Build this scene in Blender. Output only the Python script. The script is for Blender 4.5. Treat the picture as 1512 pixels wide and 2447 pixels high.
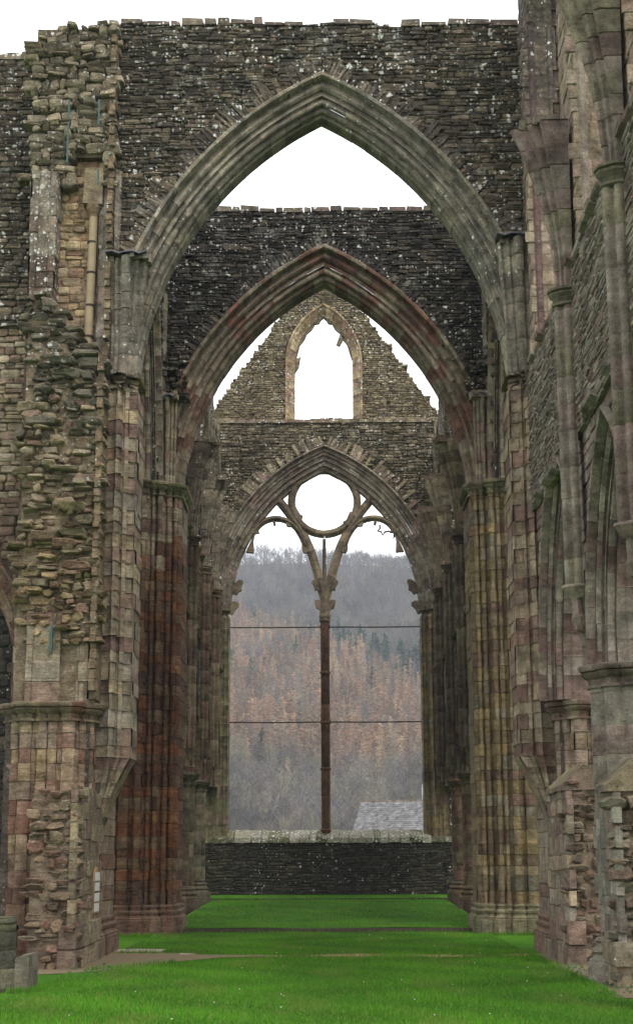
import bpy, math, random
import numpy as np
for o in list(bpy.data.objects): bpy.data.objects.remove(o)
SC = bpy.context.scene
R = math.radians
# ------------------------------------------------------------------ camera
cam_d = bpy.data.cameras.new("camera"); cam = bpy.data.objects.new("camera", cam_d)
SC.collection.objects.link(cam); SC.camera = cam
import mathutils
cam_d.sensor_fit = 'HORIZONTAL'; cam_d.sensor_width = 36.0
cam_d.lens = 36.0 * 3653.99 / 1512.0
cam_d.clip_start = 0.5; cam_d.clip_end = 6000
cam.location = (0.1711, 0, 2.1444)
M = mathutils.Matrix.Rotation(0.0096, 3, 'Z') @ mathutils.Matrix.Rotation(math.pi / 2 + 0.2238, 3, 'X') @ mathutils.Matrix.Rotation(-0.0036, 3, 'Z')
cam.rotation_euler = M.to_euler()
# ------------------------------------------------------------------ sky and sun (overcast)
W = bpy.data.worlds.new("World"); SC.world = W; W.use_nodes = True
wt = W.node_tree; wt.nodes.clear()
out = wt.nodes.new('ShaderNodeOutputWorld'); bg = wt.nodes.new('ShaderNodeBackground')
sky = wt.nodes.new('ShaderNodeTexSky'); sky.sky_type = 'NISHITA'; sky.sun_disc = False
sky.sun_elevation = R(48); sky.sun_rotation = R(200); sky.air_density = 1.0; sky.dust_density = 3.0
tc = wt.nodes.new('ShaderNodeTexCoord')
nz = wt.nodes.new('ShaderNodeTexNoise'); nz.inputs['Scale'].default_value = 2.2; nz.inputs['Detail'].default_value = 6
cr = wt.nodes.new('ShaderNodeMapRange'); cr.inputs[1].default_value = .35; cr.inputs[2].default_value = .7
cr.inputs[3].default_value = .96; cr.inputs[4].default_value = .86
mx = wt.nodes.new('ShaderNodeMix'); mx.data_type = 'RGBA'
mx.inputs[7].default_value = (16.5, 16.7, 17.2, 1)
wt.links.new(tc.outputs['Generated'], nz.inputs['Vector']); wt.links.new(nz.outputs[0], cr.inputs[0])
wt.links.new(cr.outputs[0], mx.inputs[0]); wt.links.new(sky.outputs[0], mx.inputs[6])
wt.links.new(mx.outputs[2], bg.inputs[0]); bg.inputs[1].default_value = 0.085
wt.links.new(bg.outputs[0], out.inputs[0])
sun_d = bpy.data.lights.new("sun", 'SUN'); sun_d.energy = 1.4; sun_d.angle = R(18); sun_d.color = (1, .95, .88)
sun = bpy.data.objects.new("sun", sun_d); SC.collection.objects.link(sun)
sd = mathutils.Vector((0.30, -0.50, 0.81))      # towards the sun: behind the camera, high
sun.rotation_euler = sd.to_track_quat('Z', 'Y').to_euler()
SC.view_settings.view_transform = 'Standard'; SC.view_settings.look = 'None'
SC.view_settings.exposure = 0.6; SC.view_settings.gamma = 1.0
SC.cycles.use_denoising = True; SC.cycles.max_bounces = 5; SC.cycles.diffuse_bounces = 2
SC.cycles.glossy_bounces = 1; SC.cycles.volume_bounces = 0; SC.cycles.caustics_reflective = False

rng = np.random.default_rng(11); rnd = random.Random(5)
# ------------------------------------------------------------------ mesh builder
class MB:
    def __init__(s): s.v = []; s.f = []; s.c = []; s.n = 0
    def add(s, v, f, col):
        v = np.asarray(v, float).reshape(-1, 3); s.v.append(v)
        for q in f: s.f.append(tuple(i + s.n for i in q)); s.c.append(col)
        s.n += len(v)
    def box(s, a, b, col, jit=0.0):
        x0, y0, z0 = a; x1, y1, z1 = b
        v = np.array([(x0,y0,z0),(x1,y0,z0),(x1,y1,z0),(x0,y1,z0),(x0,y0,z1),(x1,y0,z1),(x1,y1,z1),(x0,y1,z1)], float)
        if jit: v += rng.uniform(-jit, jit, v.shape)
        s.add(v, BOXF, col)
    def tube(s, pts, r, col, n=8, caps=True):
        pts = np.asarray(pts, float); rs = np.broadcast_to(r, (len(pts),)); vs = []
        for i, p in enumerate(pts):
            t = pts[min(i + 1, len(pts) - 1)] - pts[max(i - 1, 0)]; t /= np.linalg.norm(t) + 1e-9
            a = np.cross(t, (0, 0, 1.0) if abs(t[2]) < .9 else (1.0, 0, 0)); a /= np.linalg.norm(a); b = np.cross(t, a)
            th = np.arange(n) * 2 * np.pi / n
            vs.append(p + rs[i] * (np.cos(th)[:, None] * a + np.sin(th)[:, None] * b))
        m = len(pts); f = [(i*n+j, i*n+(j+1) % n, (i+1)*n+(j+1) % n, (i+1)*n+j) for i in range(m-1) for j in range(n)]
        if caps: f += [tuple(range(n)), tuple(range((m-1)*n, m*n))]
        s.add(np.concatenate(vs), f, col)
    def build(s, name, mat, parent=None, smooth=0):
        me = bpy.data.meshes.new(name)
        me.from_pydata(np.concatenate(s.v).tolist(), [], s.f)
        ca = me.color_attributes.new('stone', 'FLOAT_COLOR', 'CORNER')
        cnt = np.array([len(q) for q in s.f]); c = np.ones((len(s.f), 4)); c[:, :3] = np.array(s.c)
        ca.data.foreach_set('color', np.repeat(c, cnt, axis=0).ravel().astype(np.float32))
        if smooth:
            me.polygons.foreach_set('use_smooth', [True] * len(me.polygons)); me.set_sharp_from_angle(angle=R(smooth))
        me.materials.append(mat)
        o = bpy.data.objects.new(name, me); SC.collection.objects.link(o)
        if parent: o.parent = parent; o.matrix_parent_inverse = mathutils.Matrix.Translation(parent.location).inverted()
        return o
BOXF = [(0,3,2,1),(4,5,6,7),(0,1,5,4),(1,2,6,5),(2,3,7,6),(3,0,4,7)]
def tag(o, label=None, cat=None, group=None, kind=None):
    if label: o['label'] = label
    if cat: o['category'] = cat
    if group: o['group'] = group
    if kind: o['kind'] = kind
    return o
def thing(name, loc, label, cat, group=None):
    o = bpy.data.objects.new(name, None); SC.collection.objects.link(o); o.location = loc; o.empty_display_size = .3
    return tag(o, label, cat, group)
class Frame:
    """u along, d depth into the wall, z up"""
    def __init__(s, O, U, D): s.O = np.array(O, float); s.U = np.array(U, float); s.D = np.array(D, float)
    def __call__(s, u, d, z):
        u, d, z = np.broadcast_arrays(np.asarray(u, float), np.asarray(d, float), np.asarray(z, float))
        return s.O + u[..., None]*s.U + d[..., None]*s.D + z[..., None]*np.array([0, 0, 1.0])
# ------------------------------------------------------------------ palettes (albedo)
def pal(*cols):
    cols = np.array(cols)
    def f(p):
        c = cols[rng.integers(len(cols))] * rng.uniform(.76, 1.26)*1.15; return tuple(np.clip(c, .01, .8))
    return f
DARK = pal((.11,.093,.07),(.085,.072,.055),(.135,.115,.085),(.07,.06,.048),(.17,.145,.11),(.12,.092,.07),(.20,.165,.12))
BLACK = pal((.055,.05,.045),(.075,.066,.055),(.042,.038,.034),(.10,.086,.07),(.14,.12,.095))
MID = pal((.21,.18,.14),(.17,.145,.11),(.24,.21,.155),(.15,.12,.10),(.19,.145,.125),(.22,.20,.15))
ASH = pal((.26,.23,.185),(.23,.205,.165),(.29,.25,.19),(.21,.165,.14),(.25,.23,.20),(.22,.20,.16),(.20,.15,.135))
PURP = pal((.23,.19,.16),(.20,.145,.125),(.26,.225,.18),(.25,.225,.18),(.24,.20,.155),(.28,.25,.20),(.25,.215,.165),(.175,.125,.11))
GREY = pal((.19,.185,.165),(.17,.165,.145),(.21,.20,.18),(.15,.145,.13),(.18,.16,.145),(.20,.20,.165))
RED = pal((.15,.077,.050),(.11,.06,.042),(.17,.10,.066),(.085,.05,.038),(.16,.115,.082),(.13,.088,.064),(.14,.07,.047))
REDB = pal((.17,.12,.095),(.15,.10,.08),(.19,.145,.11),(.16,.105,.082),(.20,.165,.13),(.17,.125,.10),(.14,.095,.078))
OCH = pal((.21,.17,.105),(.19,.155,.10),(.22,.18,.115),(.18,.15,.105),(.15,.115,.085),(.20,.17,.12),(.145,.105,.085),(.17,.155,.12))
GRN = pal((.16,.15,.10),(.14,.14,.09),(.18,.165,.12),(.13,.125,.09),(.17,.14,.11))
YEL = pal((.36,.30,.21),(.33,.27,.19),(.31,.24,.18),(.38,.33,.24),(.30,.25,.19),(.29,.21,.165))
AGR = pal((.25,.23,.19),(.22,.21,.175),(.27,.245,.195),(.20,.185,.155),(.24,.215,.175))
TRC = pal((.17,.145,.115),(.14,.12,.095),(.20,.17,.13),(.12,.10,.08))
MORT = (.15,.125,.10); MORTD = (.075,.065,.055)
def zpal(*st):
    """st = [(z_top, pal), ...]"""
    def f(p):
        z = p[2] + rng.uniform(-.8, .8)
        for zt, q in st:
            if z < zt: return q(p)
        return st[-1][1](p)
    return f
# ------------------------------------------------------------------ materials
def nd(t, k, **kw):
    n = t.nodes.new(k)
    for a, b in kw.items(): setattr(n, a, b)
    return n
def mathn(t, op, a, b=None, c=None):
    n = nd(t, 'ShaderNodeMath', operation=op)
    for i, x in enumerate((a, b, c)):
        if x is None: continue
        if isinstance(x, (int, float)): n.inputs[i].default_value = x
        else: t.links.new(x, n.inputs[i])
    return n.outputs[0]
def mixc(t, f, a, b, bt='MIX'):
    n = nd(t, 'ShaderNodeMix', data_type='RGBA', blend_type=bt)
    for i, x in ((0, f), (6, a), (7, b)):
        if isinstance(x, (int, float)): n.inputs[i].default_value = x
        elif isinstance(x, tuple): n.inputs[i].default_value = (*x, 1)
        else: t.links.new(x, n.inputs[i])
    return n.outputs[2]
def rng_(t, x, a, b, c=0.0, d=1.0, st='LINEAR'):
    n = nd(t, 'ShaderNodeMapRange', interpolation_type=st)
    t.links.new(x, n.inputs[0])
    for i, q in enumerate((a, b, c, d)): n.inputs[i+1].default_value = q
    return n.outputs[0]
def noise(t, vec, sc, det=6, rough=.6, scale=None, off=(0, 0, 0)):
    if scale or any(off):
        m = nd(t, 'ShaderNodeMapping'); t.links.new(vec, m.inputs[0]); m.inputs['Location'].default_value = off
        if scale: m.inputs['Scale'].default_value = scale
        vec = m.outputs[0]
    n = nd(t, 'ShaderNodeTexNoise'); n.inputs['Scale'].default_value = sc; n.inputs['Detail'].default_value = det
    n.inputs['Roughness'].default_value = rough; t.links.new(vec, n.inputs['Vector']); return n.outputs[0]
def stone_mat(name, algae=.3, lichen=.3, moss=.2, bump=.5, algz=None, strata=.5, streak=.2, pale=.15, licz=None, sat=1.18):
    m = bpy.data.materials.new(name); m.use_nodes = True; t = m.node_tree; t.nodes.clear()
    o = nd(t, 'ShaderNodeOutputMaterial'); b = nd(t, 'ShaderNodeBsdfPrincipled'); t.links.new(b.outputs[0], o.inputs[0])
    b.inputs['Roughness'].default_value = .92; b.inputs['Specular IOR Level'].default_value = .25
    at = nd(t, 'ShaderNodeAttribute', attribute_name='stone'); g = nd(t, 'ShaderNodeNewGeometry'); P = g.outputs['Position']
    sep = nd(t, 'ShaderNodeSeparateXYZ'); t.links.new(P, sep.inputs[0]); sn = nd(t, 'ShaderNodeSeparateXYZ'); t.links.new(g.outputs['Normal'], sn.inputs[0])
    n1 = noise(t, P, 3.2, 8, .65); n2 = noise(t, P, 26, 5, .7); n3 = noise(t, P, 1.8, 7, .7, scale=(1, 1, 6)); nb = noise(t, P, .55, 5, .6, off=(7, 3, 1))
    col = mixc(t, 1.0, at.outputs['Color'], mixc(t, 1.0, mixc(t, rng_(t, n1, .3, .72), (.42, .39, .36), (1.46, 1.42, 1.34)), mixc(t, rng_(t, n2, .25, .75), (.55, .55, .55), (1.42, 1.42, 1.42)), 'MULTIPLY'), 'MULTIPLY')
    col = mixc(t, mathn(t, 'MULTIPLY', rng_(t, n3, .42, .62), strata * .7), col, mixc(t, 1.0, col, (.62, .5, .44), 'MULTIPLY'))
    # bleached patches
    col = mixc(t, mathn(t, 'MULTIPLY', rng_(t, noise(t, P, 1.3, 7, .7, off=(3, 9, 4)), .55, .68), pale), col, (.42, .40, .35))
    # moss on ledges and upper faces
    mk = mathn(t, 'MULTIPLY', rng_(t, sn.outputs[2], .15, .7), rng_(t, n1, .35, .6))
    mk = mathn(t, 'MAXIMUM', mathn(t, 'MULTIPLY', mk, min(1, moss * 2.2)), mathn(t, 'MULTIPLY', rng_(t, noise(t, P, 1.1, 6, .62, off=(20, 5, 9)), .5, .7), moss * .38))
    col = mixc(t, mk, col, mixc(t, n2, (.055, .06, .022), (.15, .15, .07)))
    # black algae
    a1 = rng_(t, noise(t, P, .8, 9, .68, scale=(1, 1, .6), off=(1, 2, 3)), .5 - .33*algae, .66 - .2*algae)
    a2 = rng_(t, noise(t, P, 5.5, 5, .7, off=(11, 2, 3)), .36, .64)
    am = mathn(t, 'MULTIPLY', a1, mathn(t, 'MULTIPLY_ADD', a2, .62, .38))
    am = mathn(t, 'MULTIPLY', am, min(1.0, algae * 1.25))
    if algz: am = mathn(t, 'MULTIPLY', am, rng_(t, sep.outputs[2], *algz))
    # run-off streaks
    st = rng_(t, noise(t, P, 2.4, 5, .6, scale=(1, 1, .07), off=(5, 5, 5)), .5, .68)
    am = mathn(t, 'MAXIMUM', am, mathn(t, 'MULTIPLY', st, streak))
    col = mixc(t, am, col, mixc(t, n2, (.016, .016, .017), (.05, .046, .042)))
    # lichen spots
    lm = None
    for sc_, thr, off in ((5.0, .36, (0, 0, 0)), (10.5, .42, (4, 1, 2))):
        mp = nd(t, 'ShaderNodeMapping'); t.links.new(P, mp.inputs[0]); mp.inputs['Location'].default_value = off
        wob = nd(t, 'ShaderNodeTexNoise'); wob.inputs['Scale'].default_value = sc_*2.2; wob.inputs['Detail'].default_value = 4; t.links.new(mp.outputs[0], wob.inputs['Vector'])
        va = nd(t, 'ShaderNodeVectorMath', operation='MULTIPLY_ADD'); t.links.new(wob.outputs['Color'], va.inputs[0]); va.inputs[1].default_value = (.75/sc_,)*3; t.links.new(mp.outputs[0], va.inputs[2])
        vo = nd(t, 'ShaderNodeTexVoronoi'); vo.inputs['Scale'].default_value = sc_; t.links.new(va.outputs[0], vo.inputs['Vector'])
        sc3 = nd(t, 'ShaderNodeSeparateColor'); t.links.new(vo.outputs['Color'], sc3.inputs[0])
        rad = mathn(t, 'MULTIPLY', mathn(t, 'SUBTRACT', sc3.outputs[0], 1 - lichen), thr / max(lichen, .2) * min(1, lichen + .4))
        sp = rng_(t, mathn(t, 'ADD', mathn(t, 'SUBTRACT', rad, vo.outputs['Distance']), rng_(t, n2, .3, .7, -.12, .12)), 0, .06)
        lm = sp if lm is None else mathn(t, 'MAXIMUM', lm, sp)
    lm = mathn(t, 'MULTIPLY', lm, rng_(t, nb, .38, .55))
    if licz: lm = mathn(t, 'MULTIPLY', lm, rng_(t, sep.outputs[2], *licz))
    if lichen > 0: col = mixc(t, mathn(t, 'MULTIPLY', lm, .9), col, mixc(t, n2, (.50, .50, .45), (.92, .92, .88)))
    hs = nd(t, 'ShaderNodeHueSaturation'); hs.inputs['Saturation'].default_value = sat; t.links.new(col, hs.inputs['Color']); col = hs.outputs[0]
    t.links.new(col, b.inputs['Base Color'])
    h = mathn(t, 'ADD', mathn(t, 'ADD', mathn(t, 'MULTIPLY', n1, .6), mathn(t, 'MULTIPLY', noise(t, P, 9, 4, .6), .35)), mathn(t, 'ADD', mathn(t, 'MULTIPLY', n2, .26), mathn(t, 'MULTIPLY', n3, strata * .8)))
    bp = nd(t, 'ShaderNodeBump'); bp.inputs['Strength'].default_value = min(1, bump); bp.inputs['Distance'].default_value = .15
    t.links.new(h, bp.inputs['Height']); t.links.new(bp.outputs[0], b.inputs['Normal'])
    return m
M_west = stone_mat('west_wall_rubble', algae=.62, lichen=.72, moss=.15, bump=.8, algz=(13.5, 19, .35, 1.0), streak=.12, licz=(12, 18, .45, 1), sat=1.08, pale=.45)
M_east = stone_mat('east_arch_rubble', algae=.72, lichen=.55, moss=.08, bump=.8, streak=.4, pale=.9, sat=1.1)
M_far = stone_mat('gable_rubble', algae=.36, lichen=.62, moss=.3, bump=.8, streak=.15)
M_arch = stone_mat('arch_ashlar', algae=.36, lichen=.35, moss=.12, bump=.7, streak=.3, pale=.35, sat=1.0)
M_arch2 = stone_mat('east_arch_ashlar', algae=.38, lichen=.12, moss=.2, bump=.55, streak=.35, pale=.4)
M_ash = stone_mat('pale_ashlar', algae=.2, lichen=.08, moss=.09, bump=.7, streak=.25, pale=.15, strata=.7)
M_red = stone_mat('red_ashlar', sat=1.2, algae=.36, lichen=.0, moss=.05, bump=1.0, streak=.35, pale=.02, strata=1.0)
M_och = stone_mat('ochre_ashlar', algae=.25, lichen=.06, moss=.3, bump=.8, streak=.35, pale=.06, strata=.7)
M_grey = stone_mat('grey_green_ashlar', algae=.26, lichen=.1, moss=.2, bump=.55, streak=.3, pale=.25, strata=.5)
M_rub = stone_mat('broken_rubble', algae=.2, lichen=.5, moss=.09, bump=1.0, streak=.15, pale=.15, algz=(9, 14, .35, 1.6), licz=(9, 14, .3, 1))
M_yel = stone_mat('yellow_reveal', algae=.08, lichen=.1, moss=.05, bump=.8, streak=.1, pale=.2)
M_clere = stone_mat('clerestory_ashlar', algae=.95, lichen=.35, moss=.05, bump=.8, streak=.08, pale=.12, algz=(19.2, 20.2, .12, 1), licz=(20, 21, .2, 1))
M_blackw = stone_mat('wet_black_wall', algae=.92, lichen=.33, moss=.3, bump=.8, streak=.6, pale=0)
M_lshaft = stone_mat('lichened_shaft', algae=.5, lichen=.85, moss=.15, bump=.8, streak=.3, pale=.6)
M_lich = stone_mat('white_lichen_coping', algae=.4, lichen=.8, moss=.3, bump=.8, streak=.2, pale=1.2)
M_trac = stone_mat('tracery_stone', algae=.3, lichen=.05, moss=.25, bump=.5, streak=.25, pale=.15)
M_mull = stone_mat('mullion_stone', algae=.3, lichen=.0, moss=.08, bump=.6, streak=.4, pale=.0)
def plain(name, col, rough=.7, metal=0.0, nsc=8, var=.25, bump=.15):
    m = bpy.data.materials.new(name); m.use_nodes = True; t = m.node_tree; b = t.nodes['Principled BSDF']
    g = nd(t, 'ShaderNodeNewGeometry'); n = noise(t, g.outputs['Position'], nsc, 6, .65)
    c2 = tuple(min(1, x*(1+var)) for x in col); c1 = tuple(x*(1-var) for x in col)
    t.links.new(mixc(t, rng_(t, n, .3, .7), c1, c2), b.inputs['Base Color'])
    b.inputs['Roughness'].default_value = rough; b.inputs['Metallic'].default_value = metal
    bp = nd(t, 'ShaderNodeBump'); bp.inputs['Strength'].default_value = bump; bp.inputs['Distance'].default_value = .02
    t.links.new(n, bp.inputs['Height']); t.links.new(bp.outputs[0], b.inputs['Normal']); return m
M_lead = plain('lead_sheet', (.05, .055, .065), .5, .3)
M_strip = plain('green_strip', (.02, .07, .06), .6)
M_iron = plain('rusted_iron', (.016, .012, .011), .7, .2, 12, .4)
# ------------------------------------------------------------------ masonry
def rough_stone(mb, fr, a, b, c, d, p, depth, col, cut=.3, jit=.012, tilt=.03):
    w, h = b-a, d-c; k = min(w, h)
    q = rng.uniform(.08, cut, 8)*k; q[[0, 1, 4, 5]] *= rng.uniform(1, 1.8)
    U = np.array([a+q[0], b-q[1], b, b, b-q[4], a+q[5], a, a]); Z = np.array([c, c, c+q[2], d-q[3], d, d, d-q[6], c+q[7]])
    U = U + rng.uniform(-jit, jit, 8); Z = Z + rng.uniform(-jit, jit, 8)*.7
    cu, cz = (a+b)/2, (c+d)/2; su, sz = rng.uniform(-tilt, tilt), rng.uniform(-tilt, tilt*.3)
    T = su*(U-cu)/max(w, .05)*2 + sz*(Z-cz)/max(h, .05)*2
    e = rng.uniform(.012, .03); Ui = cu + (U-cu)*(1-min(.35, e*1.6/w*2)); Zi = cz + (Z-cz)*rng.uniform(.62, .8)
    v = np.concatenate([fr(U, depth, Z), fr(U, -p*.75 + T + e, Z), fr(Ui, -p + T*.9 + rng.uniform(-.01, .01, 8), Zi), fr([cu + rng.uniform(-.2, .2)*w], -p - rng.uniform(0, .012), [cz + rng.uniform(-.15, .2)*h])])
    f = [(i, (i+1) % 8, 8+(i+1) % 8, 8+i) for i in range(8)] + [(8+i, 8+(i+1) % 8, 16+(i+1) % 8, 16+i) for i in range(8)] + [(16+i, 16+(i+1) % 8, 24) for i in range(8)]
    mb.add(v, f, col)
def rubble(mb, fr, u0, u1, z0, z1, test, pf, ch=(.09, .16), wd=(.18, .55), prot=(0, .05), gap=.014, depth=.14, jit=.012, wav=.02, big=0.0, rough=True, patch=(1.4, 3.4), tight=False, cut=.3, tilt=.02):
    segs = [u0]
    if rough:
        while segs[-1] < u1 - patch[1]: segs.append(segs[-1] + rng.uniform(*patch))
    segs.append(u1)
    for sa, sb in zip(segs, segs[1:]):
        z = z0 - (rng.uniform(0, ch[1]) if len(segs) > 2 else 0); ph = rng.uniform(0, 9)
        while z < z1:
            h = rng.uniform(*ch)
            if rng.random() < big: h *= 1.8
            u = sa - (rng.uniform(0, .2) if sa == u0 else rng.uniform(-.12, .12)); ue = sb + (0 if sb == u1 else rng.uniform(-.12, .12))
            while u < ue:
                w = rng.uniform(*wd)*(1.0 if h < ch[1] else 1.3)
                if u + w > ue and sb != u1: w = max(ue-u, .07)
                uc = u + w/2; zc = z + h/2
                ok = test(uc, zc)
                if tight and ok and not (test(u+.02, zc) and test(u+w-.02, zc)):
                    w = max(.08, w*.4); ok = test(u+.02, zc) and test(u+w-.02, zc)
                if ok:
                    dz = wav*(math.sin(uc*.9 + ph + z) + math.sin(uc*2.3 + ph*2)); p = rng.uniform(*prot)
                    if rng.random() < .08: p += rng.uniform(0, max(prot[1], .001))
                    a, b = u + gap/2, u + w - gap/2; c, d_ = z + gap/2 + dz, z + h - gap/2 + dz
                    if rng.random() < .25: d_ -= rng.uniform(0, h*.18)
                    if rough:
                        if h > .11 and w < .5 and rng.random() < .18:     # two thin ones in place of one
                            m_ = c + (d_-c)*rng.uniform(.4, .6); rough_stone(mb, fr, a, b, c, m_-.005, p, depth, pf(fr(a, 0, c)), cut, jit, tilt); c = m_+.005; p = rng.uniform(*prot)
                        rough_stone(mb, fr, a, b, c, d_, p, depth, pf(fr(a, 0, c)), cut, jit, tilt)
                    else:
                        j = lambda: rng.uniform(-jit, jit, 4)
                        U = np.array([a, b, b, a]) + j(); Z = np.array([c, c, d_, d_]) + j()*.6
                        k = min(.012 + rng.uniform(0, .014), h*.2); cu, cz = U.mean(), Z.mean()
                        Ui = U + np.sign(cu-U)*k*1.3; Zi = Z + np.sign(cz-Z)*k
                        v = np.concatenate([fr(U, depth, Z), fr(U, -p + k*.9, Z), fr(Ui, -p + rng.uniform(-.008, .008, 4), Zi)])
                        f = [(i, (i+1) % 4, 4+(i+1) % 4, 4+i) for i in range(4)] + [(4+i, 4+(i+1) % 4, 8+(i+1) % 4, 8+i) for i in range(4)] + [(8, 9, 10, 11)]
                        mb.add(v, f, pf(v[8]))
                u += w
            z += h
def slab(mb, fr, us, zlo, zhi, d0, d1, col=MORTD):
    us = np.asarray(us, float); lo = np.array([zlo(u) for u in us]); hi = np.array([zhi(u) for u in us]); n = len(us)
    hi = np.maximum(hi, lo + 1e-3)
    v = np.concatenate([fr(us, d0, lo), fr(us, d0, hi), fr(us, d1, lo), fr(us, d1, hi)]); f = []
    for i in range(n-1):
        a, b, c, d = i, n+i, 2*n+i, 3*n+i
        f += [(a, a+1, b+1, b), (c+1, c, d, d+1), (b, b+1, d+1, d), (a+1, a, c, c+1)]
    f += [(0, n, 3*n, 2*n), (n-1, 3*n-1, 4*n-1, 2*n-1)]
    mb.add(v, f, col)
def pnorm(pr, closed=False):
    pr = np.asarray(pr, float)
    if closed: t = np.roll(pr, -1, 0) - np.roll(pr, 1, 0)
    else: t = np.gradient(pr, axis=0)
    n = np.stack([t[:, 1], -t[:, 0]], 1); return n / (np.linalg.norm(n, axis=1)[:, None] + 1e-9)
def sweep(mb, mapf, prof, breaks, pf, inset=.012, eps=None, jit=.006, splits=None, sub=1, closed=False, sgn=1, skip=0.0, stag=False, coh=.74):
    """masonry following mapf(t, a, b); prof (a, b); breaks in t; splits: profile indices where stones part"""
    prof = np.asarray(prof, float); N = pnorm(prof, closed) * sgn
    if closed: prof = np.vstack([prof, prof[:1]]); N = np.vstack([N, N[:1]])
    splits = [0] + list(splits or []) + [len(prof)-1]
    eps = eps if eps is not None else .012; memo = {}
    for si in range(len(splits)-1):
        i0, i1 = splits[si], splits[si+1]; pr = prof[i0:i1+1]; nn = N[i0:i1+1]; br = list(breaks)
        if stag and si % 2:
            br = [breaks[0]] + [(breaks[k] + breaks[k+1])/2 for k in range(len(breaks)-1)] + [breaks[-1]]
        m = len(pr)
        for k in range(len(br)-1):
            if skip and rng.random() < skip: continue
            t0, t1 = br[k], br[k+1]; e = min(eps, (t1-t0)*.3)
            ts = [t0, t0+e] + [t0 + (t1-t0)*q/(sub) for q in range(1, sub)] + [t1-e, t1]
            g = rng.uniform(-jit, jit); offs = [-inset] + [g]*(len(ts)-2) + [-inset]
            ed = np.zeros(m)
            if len(splits) > 2: ed[0] = -inset*.8 if i0 else 0; ed[-1] = -inset*.8 if i1 < len(prof)-1 else 0
            tilt = rng.uniform(-jit, jit, m)*.4
            vs = []
            for t, of in zip(ts, offs):
                q = pr + nn*(of + (ed + tilt if of > -inset else ed*0))[:, None]
                vs.append(mapf(t, q[:, 0], q[:, 1]))
            v = np.concatenate(vs); L = len(ts)
            f = [(a*m+b, a*m+b+1, (a+1)*m+b+1, (a+1)*m+b) for a in range(L-1) for b in range(m-1)]
            c_ = pf(v[m + m//2])
            if k in memo and rng.random() < coh: q_ = rng.uniform(.88, 1.14); c_ = tuple(np.array(memo[k])*q_)
            else: memo[k] = c_
            mb.add(v, f, c_)
def mould(mb, mapf, prof, steps, pf, sgn=1, closed=False, chunk=0):
    """steps [(t, off)] : moulding whose outline offsets along the profile"""
    prof = np.asarray(prof, float); N = pnorm(prof, closed)*sgn
    if closed: prof = np.vstack([prof, prof[:1]]); N = np.vstack([N, N[:1]])
    m = len(prof); vs = []
    wob = rng.uniform(-.008, .008, m)
    for t, of in steps:
        q = prof + N*(of + wob*(of > 0))[:, None]; vs.append(mapf(t, q[:, 0], q[:, 1]))
    v = np.concatenate(vs); L = len(steps); c = pf(v[0]); 
    f = [(a*m+b, a*m+b+1, (a+1)*m+b+1, (a+1)*m+b) for a in range(L-1) for b in range(m-1)]
    if chunk:
        for b in range(0, m-1, chunk):
            c = pf(v[0])
            ff = [(a*m+q, a*m+q+1, (a+1)*m+q+1, (a+1)*m+q) for a in range(L-1) for q in range(b, min(b+chunk, m-1))]
            mb.add(v, ff, c)
    else: mb.add(v, f, pf(v[0]))
def arc(cx, cy, r, a0, a1, n=6):
    a = np.radians(np.linspace(a0, a1, n)); return [(cx + r*math.cos(x), cy + r*math.sin(x)) for x in a]
def roll_line(p, q, depth, n=5, steps=None):
    """a half-round bump between p and q, bulging to the left-hand side... returns points after p"""
    p = np.array(p, float); q = np.array(q, float); t = q-p; L = np.linalg.norm(t); t /= L; nn = np.array([t[1], -t[0]])
    return [tuple(p + t*L*(1-math.cos(math.pi*k/n))/2 + nn*depth*math.sin(math.pi*k/n)) for k in range(1, n)]
def rolls(pts, spec):
    """polyline with bumps; spec per segment = list of (fraction, depth) (depth<0 hollow, 0 flat)"""
    o = [tuple(pts[0])]; sp = []
    for i in range(len(pts)-1):
        p = np.array(pts[i], float); q = np.array(pts[i+1], float); s = spec[i]; tot = sum(a for a, _ in s); acc = 0
        for a, d in s:
            p0 = p + (q-p)*acc/tot; acc += a; p1 = p + (q-p)*acc/tot
            if d: o += roll_line(p0, p1, d)
            o.append(tuple(p1)); sp.append(len(o)-1)
    return o, sp[:-1]
def bks(t0, t1, a, b):
    o = [t0]
    while o[-1] < t1 - b: o.append(o[-1] + rng.uniform(a, b))
    if t1 - o[-1] > b*1.2: o.append((o[-1]+t1)/2)
    o.append(t1); return o
def ring(mb, fr, uc, c, zc, Rr, prof, pf, step=(.38, .5), splits=None, jit=.007, sides=(-1, 1), skip=0, t0=0, sgn=1, inset=.012, t1=1):
    """pointed arch: centres at uc -/+ c; prof of (a outward, d depth)"""
    for s in sides:
        def mapf(t, a, d, s=s):
            r = Rr + a; pe = np.arccos(np.clip(c/r, -1, 1)); ph = pe*t
            return fr(uc + s*(r*np.cos(ph) - c), d, zc + r*np.sin(ph))
        L = Rr*math.acos(c/Rr); br = [x/L for x in bks(t0*L, L*t1, *step)]
        sweep(mb, mapf, prof, br, pf, eps=.012/L, jit=jit, splits=splits, sub=2, sgn=sgn*1, skip=skip, stag=True, inset=inset)
def arch_z(u, uc, c, zc, Rr):
    x = abs(u-uc) + c
    return zc + math.sqrt(max(Rr*Rr - x*x, 0)) if x < Rr else -1
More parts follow.
